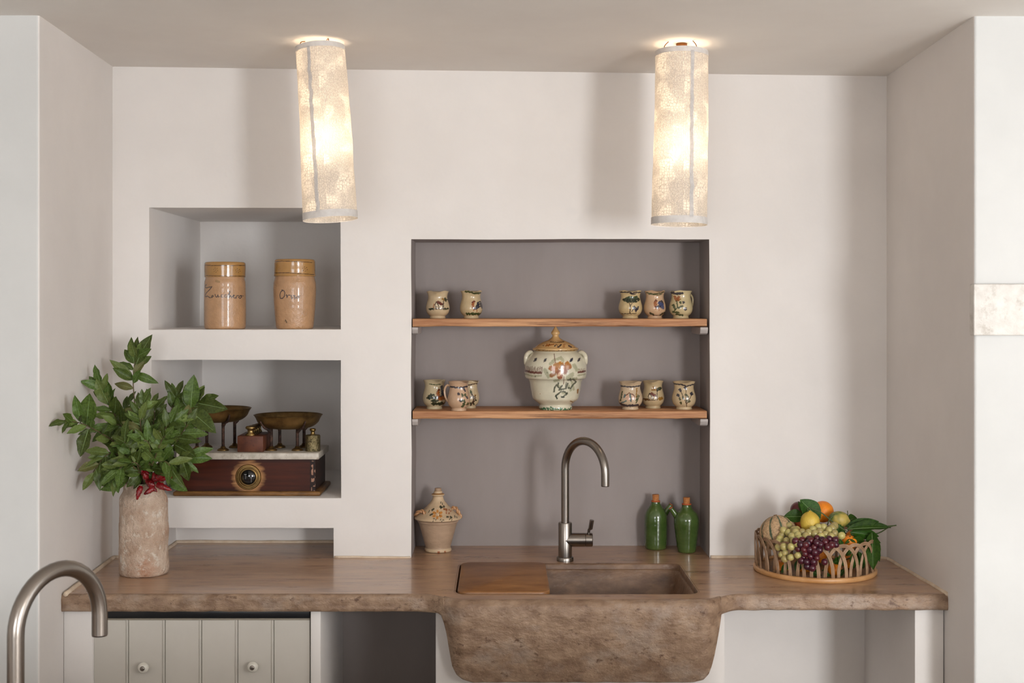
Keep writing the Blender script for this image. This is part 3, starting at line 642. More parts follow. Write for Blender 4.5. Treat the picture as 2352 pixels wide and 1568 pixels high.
painted_lathe('pot', [tuple(p) for p in P]+[(rr_(330), zz(495)), (0, zz(520))], 240, M['glaze'], t, cx+.5, pyb+.0, k, '#cfc8b0', [(c, w_*1.2, p_) for c, w_, p_ in art], U8)
LP = [(0, zz(500)), (rr_(355), zz(498)), (rr_(372), zz(488)), (rr_(380), zz(468)), (rr_(372), zz(450)), (rr_(345), zz(436)), (rr_(330), zz(425)), (rr_(290), zz(395)), (rr_(225), zz(360)), (rr_(150), zz(330)), (rr_(112), zz(316)), (rr_(105), zz(308)), (rr_(75), zz(290)), (rr_(52), zz(262)), (rr_(52), zz(240)), (rr_(68), zz(222)), (rr_(74), zz(203)), (rr_(60), zz(178)), (rr_(36), zz(145)), (rr_(20), zz(118)), (rr_(8), zz(97)), (0, zz(93))]
arL = [(OCH, 46, [(475, 470), (830, 490), (1225, 468)]), (BRN, 8, [(500, 436), (830, 456), (1190, 436)]), (BRN, 8, [(490, 486), (830, 506), (1180, 488)]), (BRN, 10, [(735, 314), (850, 322), (960, 314)])]
arL += [(NAVY, 18, [(800, 378), (812, 370)]), (NAVY, 18, [(870, 392), (850, 392)]), (NAVY, 20, [(880, 376), (905, 360)]), (NAVY, 18, [(1030, 376), (1075, 398)]), (NAVY, 16, [(620, 376)]), (NAVY, 16, [(720, 352)]), (RED, 10, [(820, 350), (850, 368)])]+[(ORG, 9, [(x+12, 350), (x, 398)]) for x in (935, 955)]+[(ORG, 14, [(x+12, 352), (x, 380)]) for x in (670, 700)]+[(ORG, 14, [(655, 378), (790, 350)])]
P = smooth_profile(LP, 110); P[0] = (0, P[0][1]); P[-1] = (0, P[-1][1])
painted_lathe('lid', [tuple(p) for p in P], 200, M['glaze'], t, cx, pyb, k, '#c7a06a', [(c, w_*1.15, p_) for c, w_, p_ in arL], U8)
for s in (-1, 1):
    V, Fc = [], []
    for q in (-1, 1):
        pts = spline([(s*rr_(370), q*.003, zz(545)), (s*rr_(415), q*.005-.004, zz(520)), (s*rr_(470), q*.009-.008, zz(560)), (s*rr_(488), q*.010-.01, zz(630)), (s*rr_(490), q*.006-.006, zz(705))], 14)
        a = tube(pts, [.0062+.0012*math.sin(PI*i/14) for i in range(15)], 12); V, Fc = merge([(V, Fc), a])
    mesh('handle', V, Fc, mat('urn handle glaze', '#c9c1aa', rough=.2, coat=.4), t)

# ------------------------------------------------------------------ small flask with painted shoulders
Fq = (930, 1100, 7.841); Yc = 4.405; k = Yc/F; cx = 1006; pyb = HY+(CZ-CT)/k
t = thing('shouldered_flask', 'squat clay flask with flower-painted shoulders and rope handles, left in the niche', 'flask', ((cx-VX)*k, Yc, CT))
off = pyb-1268
def zf(y): return (1332-y)/7.841*k
def rf(v): return v/7.841*k
FP = [(0, zf(1325)), (rf(220), zf(1332)), (rf(238), zf(1322)), (rf(242), zf(1295)), (rf(232), zf(1275)), (rf(225), zf(1255)), (rf(262), zf(1120)), (rf(300), zf(980)), (rf(338), zf(850)), (rf(352), zf(815)), (rf(368), zf(795)), (rf(372), zf(770)), (rf(415), zf(750)), (rf(428), zf(728)), (rf(412), zf(705)), (rf(330), zf(640)), (rf(250), zf(570)), (rf(170), zf(490)), (rf(120), zf(430)), (rf(95), zf(370)), (rf(92), zf(345)), (rf(115), zf(328)), (rf(115), zf(306)), (rf(92), zf(296)), (rf(76), zf(280)), (rf(74), zf(258)), (rf(60), zf(245)), (rf(60), zf(208)), (rf(54), zf(200)), (0, zf(202))]
P = smooth_profile(FP, 170); P[0] = (0, P[0][1]); P[-1] = (0, P[-1][1])
YO = '#c07a26'
fl = [(YO, 40, [(600+52*math.cos(a), 628+42*math.sin(a)), (600+70*math.cos(a)*1.1, 628+52*math.sin(a))]) for a in [PI/2+i*2*PI/6 for i in range(6)]]
fl2 = [('#a0552a', 26, [(790+40*math.cos(a), 595+26*math.sin(a))]) for a in [i*2*PI/5 for i in range(5)]]
art = fl2+fl+[('#e0d3b8', 22, [(618, 636)]), (BRN, 6, [(560, 600), (585, 620)]), (BRN, 6, [(640, 590), (625, 615)]), (BRN, 6, [(585, 660), (600, 645)]), (BRN, 6, [(655, 650), (635, 640)]), (ORG, 26, [(710, 550), (760, 560)])]
art += [(DGR, 26, [p, q]) for p, q in (((500, 565), (530, 545)), ((470, 640), (510, 622)), ((650, 500), (660, 530)), ((640, 515), (680, 520)), ((705, 505), (712, 520)), ((770, 668), (790, 672)), ((830, 670), (850, 690)))]
art += [(DGR, 13, [p, q]) for p, q in (((440, 600), (455, 575)), ((520, 745), (535, 725)), ((575, 715), (580, 700)), ((680, 745), (685, 725)), ((655, 715), (665, 700)), ((700, 710), (720, 715)), ((530, 690), (555, 690)), ((815, 715), (825, 700)), ((850, 735), (860, 720)), ((655, 430), (650, 455)), ((680, 455), (682, 485)), ((900, 665), (910, 690)), ((935, 690), (945, 700)))]
def two(A, C):
    z = A[:, 2]; lo = np.array(lin('#a88b74')); m_ = (z < zf(742))
    g = m_ & (z > zf(1270)); C[g] = C[g]*.25+lo*.75
    ring = (z > zf(305)) & (z < zf(290)); C[ring] = lin('#9a6a34')
    topc = z > zf(250); C[topc] = lin('#a88a6c')
    foot = (z < zf(1290)); n_ = np.sin(A[:, 0]*260+1)+np.sin(A[:, 0]*120); C[foot & (n_ > .9)] = lin('#9a5a34')
    return C
painted_lathe('body', [tuple(p) for p in P], 220, M['clay'], t, cx, pyb-(1332/7.841+1100-1270)+off*0, k, '#c9ae8c', art, (930, 1100+pyb-1269.9, 7.841), None, two)
for s, pts in ((-1, [(-420, 735, .01), (-385, 640, -.02), (-300, 590, -.03), (-235, 610, -.035), (-215, 700, -.042), (-215, 765, -.04)]), (1, [(230, 620, .01), (255, 565, .0), (310, 550, -.005), (355, 600, -.01), (390, 680, -.005), (420, 720, 0)])):
    c = spline([(rf(a), d, zf(b)) for a, b, d in pts], 40); ps = []
    for q in (0, PI):
        cc = []
        for i, p in enumerate(c):
            tn = (c[min(i+1, 40)]-c[max(i-1, 0)]).normalized(); a = Vector((0, 1, 0)); a = (a-tn*a.dot(tn)).normalized(); b = tn.cross(a)
            w_ = q+i*.42; cc.append(p+(a*math.cos(w_)+b*math.sin(w_))*.0028)
        ps.append(tube(cc, .0038, 8))
    mesh('rope_handle', *merge(ps), mat('rope handle glaze', '#b98f66', '#a8744a', scale=60, rough=.25, coat=.3), t)

# ------------------------------------------------------------------ green oil bottles
def bottle(cx, Yc, prof, sp, label):
    k = Yc/F; t = thing('oil_bottle', label, 'bottle', ((cx-VX)*k, Yc, CT), 0, 'green glazed oil bottles')
    P = smooth_profile([(r*k, z*k) for r, z in prof], 70); P[0] = (0, P[0][1])
    def dfm(x, y, z): s = 1+.003*math.sin(z*420); return (x*s, y*s, z)
    mesh('body', *lathe([tuple(p) for p in P], 64, dfm), M['green_glaze'], t)
    zt = prof[-1][1]*k; rt = prof[-1][0]*k
    mesh('lip', *lathe([(rt*.6, zt-.002), (rt*1.04, zt-.0015), (rt*1.02, zt+.0022), (rt*.6, zt+.0025)], 40), M['terracotta'], t)
    mesh('cork', *lathe([(0, zt-.01), (7.1*k, zt-.01), (7.3*k, zt+.002), (7.9*k, zt+15*k), (7.4*k, zt+15.6*k), (0, zt+15.6*k)], 28), M['cork'], t, auto=40)
    s = sp; pts = [(s*21*k, .004, 80*k), (s*27*k, .004, 88*k), (s*36*k, .004, 101*k)]
    mesh('spout', *tube(spline(pts, 8), [8.0*k-i*.38*k for i in range(9)], 20), M['green_glaze'], t)
    e = Vector(pts[-1]); d = (e-Vector(pts[1])).normalized(); mesh('spout_lip', *tube([e-d*.001, e+d*.0012], 5.0*k, 20), M['terracotta'], t)
bottle(1506, 4.445, [(0, 1), (20, 0), (23.5, 2), (25, 12), (26.2, 40), (26.3, 66), (25, 79), (21, 89), (14.5, 98), (10.5, 104), (10, 109)], 1, 'green glazed corked oil bottle, left of the pair, spout pointing right')
bottle(1577, 4.385, [(0, 1), (17, 0), (20.5, 2), (23, 20), (27, 50), (28.6, 68), (27.5, 80), (22.5, 90), (15, 98), (11, 104), (10.5, 110)], -1, 'green glazed corked oil bottle, right of the pair, spout pointing left')

# ------------------------------------------------------------------ storage canisters
C3 = (320, 460, 4.3556); ZN1 = CZ-(757-HY)*K; ZN2 = CZ-(1143-HY)*K
INK = '#1d2433'
def canister(cx, Yc, body, lid, art, artL, label):
    k = Yc/F; pyb = HY+(CZ-ZN1)/k; fy = 758-pyb
    t = thing('storage_canister', label, 'canister', ((cx-VX)*k, Yc, ZN1), 0, 'lidded stoneware canisters')
    P = smooth_profile([(r*k, z*k) for r, z in body], 160); P[0] = (0, P[0][1])
    fr = (320, 460-fy, 4.3556)
    def dfm(x, y, z): th = math.atan2(x, -y); s = 1+.008*math.sin(2*th+cx)+.0012*math.sin(z*300); return (x*s, y*s, z)
    painted_lathe('body', [tuple(p) for p in P], 300, M['glaze_rough'], t, cx, pyb, k, '#b98f68', art, fr, dfm, None, .15)
    P = [(r*k, z*k) for r, z in lid]
    Q = []
    for a, b in zip(P, P[1:]):
        n = 1 if a[0] == 0 or b[0] == 0 else max(1, int(math.hypot(b[0]-a[0], b[1]-a[1])/.0011))
        Q += [(a[0]+(b[0]-a[0])*i/n, a[1]+(b[1]-a[1])*i/n) for i in range(n)]
    Q.append(P[-1])
    painted_lathe('lid', Q, 260, M['glaze'], t, cx, pyb, k, '#a97d45', artL, fr, dfm, None, .3)
def dots(x, y, r=20, w=7): return [(BRN, w, [(x+r*math.cos(a), y+r*math.sin(a))]) for a in [i*PI/3+.3 for i in range(6)]]+[(BRN, w, [(x, y)])]
zuc = [(INK, 8, [(700, 855), (685, 860), (682, 878), (700, 888), (730, 880), (765, 876), (740, 905), (700, 935), (680, 965), (690, 975), (715, 968), (745, 985), (765, 982)]),
       (INK, 7, [(765, 965), (778, 962), (782, 972), (770, 978), (762, 970)]), (INK, 7, [(800, 950), (806, 975), (822, 978), (830, 955), (834, 978), (845, 972)]),
       (INK, 7, [(880, 955), (862, 958), (860, 976), (880, 980)]), (INK, 7, [(912, 955), (895, 960), (895, 978), (915, 978)]), (INK, 7, [(915, 978), (945, 930), (942, 918), (936, 985), (950, 962), (960, 985)]),
       (INK, 7, [(965, 972), (985, 965), (978, 955), (970, 975), (985, 988), (996, 984)]), (INK, 7, [(998, 990), (1002, 965), (1018, 962)]), (INK, 7, [(1030, 965), (1018, 980), (1030, 992), (1042, 975), (1032, 962), (1052, 966)]),
       ('#9a7a54', 24, [(810, 820), (840, 828)])]
orz = [(INK, 8, [(1470, 912), (1445, 925), (1433, 960), (1440, 990), (1462, 992), (1482, 970), (1488, 935), (1475, 912), (1455, 908)]), (INK, 7, [(1496, 962), (1506, 955), (1510, 985), (1516, 962), (1535, 958)]),
       (INK, 7, [(1535, 958), (1556, 962), (1548, 975), (1565, 985), (1555, 996), (1560, 985)]), (INK, 7, [(1568, 962), (1590, 965), (1580, 978), (1596, 985), (1584, 998)]), (INK, 7, [(1612, 968), (1602, 984), (1615, 994), (1630, 980), (1618, 966), (1640, 966)]), ('#5c4a34', 12, [(1490, 1205), (1502, 1228)]), ('#5c4a34', 6, [(1480, 1220)])]
canister(517, 4.385, [(0, 1), (43, 0), (46.5, 3), (47.5, 10), (47.8, 60), (47, 95), (46.5, 108), (44.5, 117), (44, 124)],
         [(0, 120), (45.5, 119), (46.5, 119.5), (47.2, 146), (46.5, 151), (44.5, 153.5), (0, 154)], zuc,
         dots(805, 712)+dots(1012, 716, 18)+[(BRN, 6, [(650, 658), (760, 666), (950, 668), (1060, 662)]), (BRN, 6, [(650, 766), (800, 768), (1055, 768)])], 'tan lidded stoneware canister lettered Zucchero, left in the upper niche')
canister(677, 4.385, [(0, 1), (38, 0), (41.5, 3), (43.5, 16), (46.5, 50), (48.5, 85), (48, 105), (45.5, 117), (43.5, 126)],
         [(0, 122), (46.5, 121), (47.5, 122), (46.8, 128), (46.2, 155), (45, 158.5), (43, 160), (0, 160.5)], orz,
         dots(1680, 700, 21, 8)+dots(1415, 690, 18, 5)+[(BRN, 6, [(1355, 628), (1450, 622), (1740, 634)]), (BRN, 6, [(1350, 738), (1500, 738), (1755, 754)])], 'tan lidded stoneware canister lettered Orzo, right in the upper niche')

# ------------------------------------------------------------------ counter scale
k = 4.34/F
sc = thing('counter_scale', 'antique mahogany counter scale with marble top and two brass pans in the niche', 'scale', ((568-VX)*k, 4.46, ZN2))
W2 = .219; D2 = .122; z0 = .015
Vm = []
mesh('base_moulding', *box(-W2-.018, W2+.018, -D2-.012, D2+.012, 0, z0, .0065, 4), M['wood_mould'], sc)
mesh('case', *box(-W2, W2, -D2+.004, D2, z0, .116, .001), M['wood_dark'], sc, smooth=False)
# front board with the pale worn ring round the dial
nx, nz = 220, 60; V = []; C = []; Fc = []
dx, dz = (571-568)*k, .060
for j in range(nz+1):
    for i in range(nx+1):
        x = -W2+2*W2*i/nx; z = z0+(.116-z0)*j/nz; V.append((x, -D2, z))
        d = math.hypot(x-dx, z-dz)/k; n_ = noise.noise(Vector((x*30, z*160, 0)))
        a = max(0, min(1, (41-d+n_*6)/10)); base = np.array(lin('#4e200e')); pale = np.array(lin('#b98656'))
        e = max(0, min(1, (abs(x)-W2*.55)/.1+n_*.5)); base = base*(1-.5*e)+np.array(lin('#3a160a'))*.5*e
        edge = max(0, 1-(.116-z)/.012)+max(0, 1-(z-z0)/.010); base = base*(1-.5*min(1, edge)); base[3] = 1
        if x > W2-.016: base = np.array(lin('#2b1a16'))
        if x > W2-.013 and noise.noise(Vector((x*160, z*70, 3))) > .12: base = np.array(lin('#b98a72'))
        C.append(base*(1-a)+pale*a)
for j in range(nz):
    for i in range(nx):
        a = j*(nx+1)+i; Fc.append((a, a+1, a+nx+2, a+nx+1))
n0 = len(V)
V += [(-W2, -D2+.004, z0), (W2, -D2+.004, z0), (W2, -D2+.004, .116), (-W2, -D2+.004, .116)]; C += [C[0]]*4
c0, c1, c2, c3 = 0, nx, (nz+1)*(nx+1)-1, nz*(nx+1)
Fc += [(c0, n0, n0+1, c1), (c1, n0+1, n0+2, c2), (c2, n0+2, n0+3, c3), (c3, n0+3, n0, c0)]
mesh('front_board', V, Fc, M['mahogany'], sc, smooth=False, col=C)
mesh('marble_top', *box(-W2-.008, W2+.012, -D2-.006, D2+.004, .1165, .138, .003), M['marble'], sc)
Rx = Matrix.Rotation(PI/2, 3, 'X')
fv = lambda P, n=48: move(rot(lathe(P, n), Rx), (dx, -D2, dz))
dl = mesh('dial', *fv([(.0, .002), (.034, .002), (.041, .0), (.041, .003), (.039, .006), (.035, .0065), (.034, .004), (.031, .004), (.030, .008), (.027, .009), (.026, .006), (.0245, .006), (.024, .003), (0, .003)]), M['brass'], sc, auto=35)
mesh('glass', *fv([(0, .0042), (.0235, .0042), (.024, .003)], 40), M['glass'], dl)
for ox_, oz_ in ((-.0085, .006), (.0095, -.0045)):
    y = -D2-.0055
    mesh('pointer', *merge([tube([(dx+ox_, y, dz+oz_-.012), (dx+ox_, y, dz+oz_+.003)], .0007, 8), box(dx+ox_-.0045, dx+ox_+.0035, y-.0010, y+.0006, dz+oz_+.002, dz+oz_+.0042, .0008)]), M['white_metal'], dl)
def pan(px, pyr, Yp, legs, label=None):
    X0, Y0, Z0 = (568-VX)*k, 4.46, ZN2
    c = at(px, pyr, Yp); L_ = (c.x-X0, Yp-Y0, c.z-Z0); R = .110
    P = smooth_profile([(0, -.043), (.05, -.043), (.078, -.038), (.098, -.024), (.106, -.008), (.112, .001)], 26)
    P = [tuple(p) for p in P]; P[0] = (0, P[0][1]); P += [(.1135, .0015), (.110, .0012)]+[(max(0, r-.003), z+.002) for r, z in P[::-1]]; P[-1] = (0, P[-1][1])
    pn = mesh('pan', *move(lathe(P, 64), L_), M['brass'], sc)
    for dxp, dyp in legs:
        x, y = L_[0]+dxp, L_[1]+dyp
        lg = mesh('pan_leg', *tube([(x, y, .139), (x, y, L_[2]-.040)], .0052, 12), M['iron'], sc)
        mesh('leg_foot', *move(lathe([(0, 0), (.019, 0), (.019, .003), (.014, .007), (.009, .009), (.007, .014), (0, .014)], 24), (x, y, .138)), M['brass'], lg)
        # fork gripping the pan's underside
        rx = math.hypot(dxp, dyp); ux, uy = dxp/rx, dyp/rx
        mesh('fork', *tube(spline([(x, y, L_[2]-.052), (x+ux*.012, y+uy*.012, L_[2]-.043), (L_[0]+ux*.094, L_[1]+uy*.094, L_[2]-.034), (L_[0]+ux*.1085, L_[1]+uy*.1085, L_[2]-.014)], 10), [.0062]*4+[.0045]*4+[.003]*3, 8), M['iron'], lg)
pan(662, 953, 4.45, [(-.048, -.045), (.037, -.045), (-.036, .05), (.045, .05)])
pan(498, 938, 4.45, [(-.055, -.045), (.030, -.045), (-.044, .05), (.049, .05)])
# weights
p = at(577, 1041, 4.375)
ZM = ZN2+.138
wb = thing('weight_block', 'reddish wooden block holding small brass weights between the scale pans', 'weight holder', (p.x, 4.43, ZM))
mesh('block', *box(-.042, .042, -.073, .075, 0, .052, .002), M['wood_block'], wb)
for i in range(5):
    s = 1-.15*i
    y = -.052+.030*i; mesh('brass_weight', *move(lathe([(0, .0), (.0185*s, .0), (.0185*s, .004), (.011*s, .009), (.0105*s, .019), (.017*s, .023), (.0175*s, .027), (.014*s, .0305), (0, .032)], 28), (.002*i-.002, y, .0515)), M['brass2'], wb)
p = at(717, 1034, 4.375)
wg = thing('brass_cylinder_weight', 'single pitted brass weight with knob at the right end of the scale', 'weight', (p.x, 4.39, ZM))
mesh('body', *lathe([(0, 0), (.0235, 0), (.0245, .001), (.0245, .050), (.0225, .0525), (.009, .0545), (0, .0545)], 36), M['weight'], wg, auto=40)
mesh('knob', *lathe([(.009, .0535), (.0065, .058), (.0065, .064), (.010, .067), (.0105, .070), (.008, .0735), (0, .074)], 24), M['brass2'], wg)

# ------------------------------------------------------------------ vase
Yc = 4.032; k = Yc/F; cx = 329.5; VB = Vector(((cx-VX)*k, Yc, CT))
vs = thing('terracotta_vase', 'limed terracotta cylinder vase at the left end of the worktop', 'vase', VB)
VP = [(0, .004), (50, 0), (54.5, 3), (56, 12), (56, 60), (54.5, 120), (54, 165), (53, 178), (48.5, 186), (45.5, 193), (46.5, 203), (47.5, 209), (46, 211.5), (43.5, 210), (42, 200), (44, 180), (50, 165), (50, 20), (0, 12)]
P = smooth_profile([(r*k, z*k) for r, z in VP], 110); P[0] = (0, .003); P[-1] = (0, P[-1][1])
def dfm(x, y, z):
    n_ = noise.noise(Vector((x*30, y*30, z*18)))*.0035+noise.noise(Vector((x*110, y*110, z*90)))*.0010
    r = math.hypot(x, y) or 1; s = 1+n_/max(r, .02); return (x*s, y*s*.93, z)
mesh('body', *lathe([tuple(p) for p in P], 120, dfm), M['vase'], vs)

# ------------------------------------------------------------------ leaves
def leaf_data(width, curl, fold, wave, seed):
    r = random.Random(seed); n = 10; V = []; Fc = []; cols = (-1, -.5, 0, .5, 1)
    for i in range(n+1):
        t = i/n; wdt = width*math.sin(PI*min(1, t*1.0))**.8*(1-.25*t)*(1 if 0 < i < n else 0)
        if i == 0: wdt = .008
        if i == n: wdt = .002
        zc = -curl*t*t
        for c in cols:
            wv = wave*math.sin(t*16+seed+(c > 0)*1.4)*abs(c)
            V.append((t, c*wdt, zc+fold*abs(c)*wdt+wv*wdt-(.012 if c == 0 else 0)))
    for i in range(n):
        for j in range(4):
            a = i*5+j; Fc.append((a, a+1, a+6, a+5))
    return V, Fc
LEAVES = []
for s_ in range(8):
    V, Fc = leaf_data((.235, .21, .25, .22)[s_ % 4], (.08, .22, -.05, .3)[s_ % 4], (.3, .25, .4, .2)[s_ % 4], .2, s_)
    # midrib and petiole as slim raised strip in the same blade
    rib = tube([(t, 0, V[int(t*10)*5+2][2]+.006) for t in [i/10 for i in range(-1, 10)] if t >= 0], [.010-.0008*i for i in range(10)], 4)
    nf = len(Fc); Vr, Fr = merge([(V, Fc), rib])
    me = bpy.data.meshes.new('leaf'); me.from_pydata([tuple(v) for v in Vr], [], Fr); me.materials.append(M['leaf2'] if s_ in (2, 5) else M['leaf']); me.materials.append(M['rib'])
    me.polygons.foreach_set('use_smooth', [True]*len(Fr)); me.polygons.foreach_set('material_index', [0]*nf+[1]*(len(Fr)-nf)); LEAVES.append(me)
def leaf_mesh(width, curl, fold, wave, seed, m):
    V, Fc = leaf_data(width, curl, fold, wave, seed)
    rib = tube([(i/10, 0, V[i*5+2][2]+.005) for i in range(10)], [.009-.0007*i for i in range(10)], 4)
    nf = len(Fc); Vr, Fr = merge([(V, Fc), rib]); me = bpy.data.meshes.new('leaf'); me.from_pydata([tuple(v) for v in Vr], [], Fr)
    me.materials.append(m); me.materials.append(M['rib']); me.polygons.foreach_set('use_smooth', [True]*len(Fr)); me.polygons.foreach_set('material_index', [0]*nf+[1]*(len(Fr)-nf))
    return me
DRY = leaf_mesh(.24, .3, .5, .2, 11, M['leaf3'])
CIT = [leaf_mesh(.27, c, f, .06, i+30, M['citrus_leaf']) for i, (c, f) in enumerate(((.12, .35), (.3, .5), (-.1, .25), (.45, .4)))]
def put_leaf(parent, me, base, d, nrm, length, wscale=1, name='leaf'):
    d = Vector(d).normalized(); n = Vector(nrm); n = (n-d*n.dot(d))
    if n.length < 1e-3: n = Vector((0, -1, .3))-d*Vector((0, -1, .3)).dot(d)
    n.normalize(); s = n.cross(d)
    Mx = Matrix((d, s, n)).transposed().to_4x4()
    o = bpy.data.objects.new(name, me); COL.objects.link(o); o.parent = parent
    o.matrix_local = Matrix.Translation(Vector(base)-parent.location) @ Mx @ Matrix.Diagonal((length, length*wscale, length, 1))
    return o
rnd = random.Random(21)
def wall_x(y): return XL0+(XL1-XL0)*(YB-y)/(YB-YF)
def clampx(p):  # keep clear of the side wall and of the wall behind
    return Vector((max(p.x, wall_x(p.y)+.012), min(p.y, YB-.012) if p.z < ZN2 or p.z > CZ-(827-HY)*K or p.x < (350-VX)*K else p.y, p.z))
def branch(pts, nl, size, label, tip=True, bare=.0, spread=1.0, extra=()):
    """pts = (px, py, Y) polyline from inside the vase to the tip"""
    w3 = [at(*p) for p in pts]; dd = w3[0]-VB
    w3 = [VB+Vector((rnd.uniform(-.02, .02), rnd.uniform(-.015, .015), .10)), VB+Vector((max(-.025, min(.025, dd.x*.6))+rnd.uniform(-.008, .008), max(-.022, min(.022, dd.y*.5))+rnd.uniform(-.006, .006), .283))]+[p for p in w3 if p.z > VB.z+.29+(.02 if abs(p.y-VB.y) > .06 else 0)]
    t = thing('bay_branch', label, 'branch', w3[0], 0, 'leafy bay branches in the vase')
    c = [clampx(p) for p in spline(w3, 30)]; n = len(c)
    mesh('stem', *tube([p-t.location for p in c], [.0028-.0018*i/n for i in range(n)], 7), M['twig'], t)
    i0 = (10 if bare < .3 else 7)+int(bare*20)
    nl = int(nl*1.35)
    for q in range(nl):
        f = q/max(1, nl-1); idx = min(n-1, int(i0+(n-1-i0)*f)); p = c[idx]; tn = (c[min(idx+1, n-1)]-c[max(idx-1, 0)]).normalized()
        side = (1 if q % 2 else -1); view = Vector((0, -1, 0)); perp = tn.cross(view)
        if perp.length < .2: perp = Vector((1, 0, 0))
        perp.normalize()
        d = tn*rnd.uniform(.35, .9)+perp*side*rnd.uniform(.5, 1.0)*spread*(1-.5*f)+view*rnd.uniform(-.35, .55)
        if q == nl-1 and tip: d = tn
        ln = size*1.08*rnd.uniform(.75, 1.2)*(1-.18*f)
        e = p+d.normalized()*ln
        # leaves may not pass through the walls
        if e.x < wall_x(e.y)+.004:
            d = d.normalized()*ln; d.x += (wall_x(e.y)+.006-e.x); d.y -= .02
        e = p+d.normalized()*ln
        lim = YB-.008
        if e.y > lim and not (e.x > (350-VX)*K+.02 and ZN2 < e.z < CZ-(835-HY)*K): d = d.normalized()*ln; d.y -= (e.y-lim)+.01
        nr = Vector((rnd.uniform(-.5, .5), -1, rnd.uniform(0, .9)))
        me = LEAVES[rnd.randrange(8)] if rnd.random() > .04 else DRY
        put_leaf(t, me, p, d, nr, ln, rnd.uniform(.9, 1.15))
    for a, b, Y1, Y2, wsc in extra:
        p = at(*a, Y1); q = at(*b, Y2); put_leaf(t, LEAVES[rnd.randrange(8)], p, q-p, (rnd.uniform(-.3, .3), -1, rnd.uniform(0, .4)), (q-p).length, wsc)
    return t
B = branch
B([(322, 1050, 4.02), (312, 950, 4.05), (306, 880, 4.08), (309, 835, 4.1), (316, 812, 4.1)], 9, .055, 'tallest bay branch rising above the others', bare=.62,
  extra=[((312, 838), (337, 770), 4.1, 4.08, 1.15), ((308, 832), (293, 775), 4.1, 4.1, 1.0), ((306, 870), (255, 826), 4.09, 4.06, .9), ((306, 872), (258, 845), 4.09, 4.06, .95), ((308, 858), (357, 877), 4.08, 4.06, .9)])
B([(300, 1060, 3.96), (262, 1015, 3.88), (215, 985, 3.78), (180, 970, 3.72), (150, 968, 3.68)], 9, .055, 'bay branch reaching furthest left to the side wall', bare=.35,
  extra=[((198, 978), (207, 902), 3.76, 3.74, 1.2), ((203, 985), (182, 1048), 3.76, 3.74, 1.25), ((186, 970), (172, 906), 3.74, 3.72, .8), ((178, 970), (142, 966), 3.72, 3.68, .8)])
B([(305, 1040, 4.0), (268, 960, 3.98), (245, 915, 3.97), (232, 882, 3.96)], 11, .062, 'bay branch leaning up to the left', bare=.3,
  extra=[((250, 930), (222, 868), 3.97, 3.95, 1.1), ((255, 935), (245, 870), 3.97, 3.98, .9)])
B([(300, 1075, 3.94), (262, 1040, 3.9), (235, 1055, 3.88), (215, 1085, 3.86)], 11, .066, 'bay branch drooping low on the left side')
B([(310, 1090, 3.93), (285, 1065, 3.88), (262, 1080, 3.86), (250, 1100, 3.85)], 9, .062, 'low bay branch hanging over the left rim', bare=.2)
B([(345, 1050, 4.05), (378, 985, 4.1), (398, 930, 4.13), (405, 910, 4.14)], 11, .062, 'bay branch leaning right before the scale', bare=.3,
  extra=[((398, 935), (388, 898), 4.13, 4.12, 1.1), ((402, 935), (420, 905), 4.13, 4.13, 1.1)])
B([(350, 1060, 4.02), (395, 1000, 4.06), (425, 950, 4.1), (448, 925, 4.12), (460, 920, 4.12)], 8, .070, 'bay branch reaching furthest right over the left pan', bare=.45,
  extra=[((438, 938), (441, 868), 4.11, 4.08, 1.3), ((452, 925), (514, 938), 4.12, 4.08, 1.25), ((432, 940), (491, 985), 4.1, 4.05, 1.35), ((430, 940), (423, 880), 4.11, 4.13, .8)])
B([(352, 1075, 3.98), (385, 1045, 3.95), (408, 1010, 3.94), (430, 975, 3.93)], 9, .068, 'bay branch spreading right in front of the marble top', bare=.3,
  extra=[((400, 1020), (448, 1046), 3.94, 3.9, 1.1), ((405, 1005), (453, 1012), 3.94, 3.92, 1.0), ((412, 1050), (488, 1052), 3.96, 3.98, .9)])
B([(355, 1085, 3.96), (390, 1060, 3.93), (415, 1055, 3.92), (432, 1065, 3.92)], 7, .055, 'short bay branch drooping right beside the mahogany case', bare=.4,
  extra=[((420, 1058), (435, 1105), 3.92, 3.9, 1.2), ((388, 1095), (422, 1126), 3.94, 3.9, 1.3), ((425, 1050), (485, 1025), 3.93, 3.93, .9)])
B([(330, 1070, 3.93), (325, 1000, 3.88), (322, 950, 3.87), (330, 925, 3.86)], 12, .062, 'bay branch standing upright at the front centre', bare=.1)
B([(340, 1060, 4.0), (350, 990, 3.98), (355, 950, 3.98), (345, 920, 3.99)], 12, .064, 'bay branch upright behind the front centre', bare=.1)
B([(320, 1080, 3.9), (305, 1040, 3.86), (292, 1020, 3.84), (285, 1015, 3.83)], 10, .062, 'short bay branch bending forward over the vase', bare=.1)
B([(345, 1080, 3.92), (362, 1035, 3.87), (372, 1010, 3.85), (380, 1000, 3.84)], 10, .060, 'short bay branch bending forward to the right', bare=.1)
B([(315, 1080, 4.06), (290, 1010, 4.1), (280, 965, 4.12), (290, 935, 4.12)], 11, .064, 'bay branch at the back against the plaster wall', bare=.1)
B([(335, 1095, 3.92), (320, 1070, 3.87), (310, 1062, 3.85), (300, 1062, 3.84)], 7, .058, 'shortest bay branch low at the front of the vase', bare=.1)
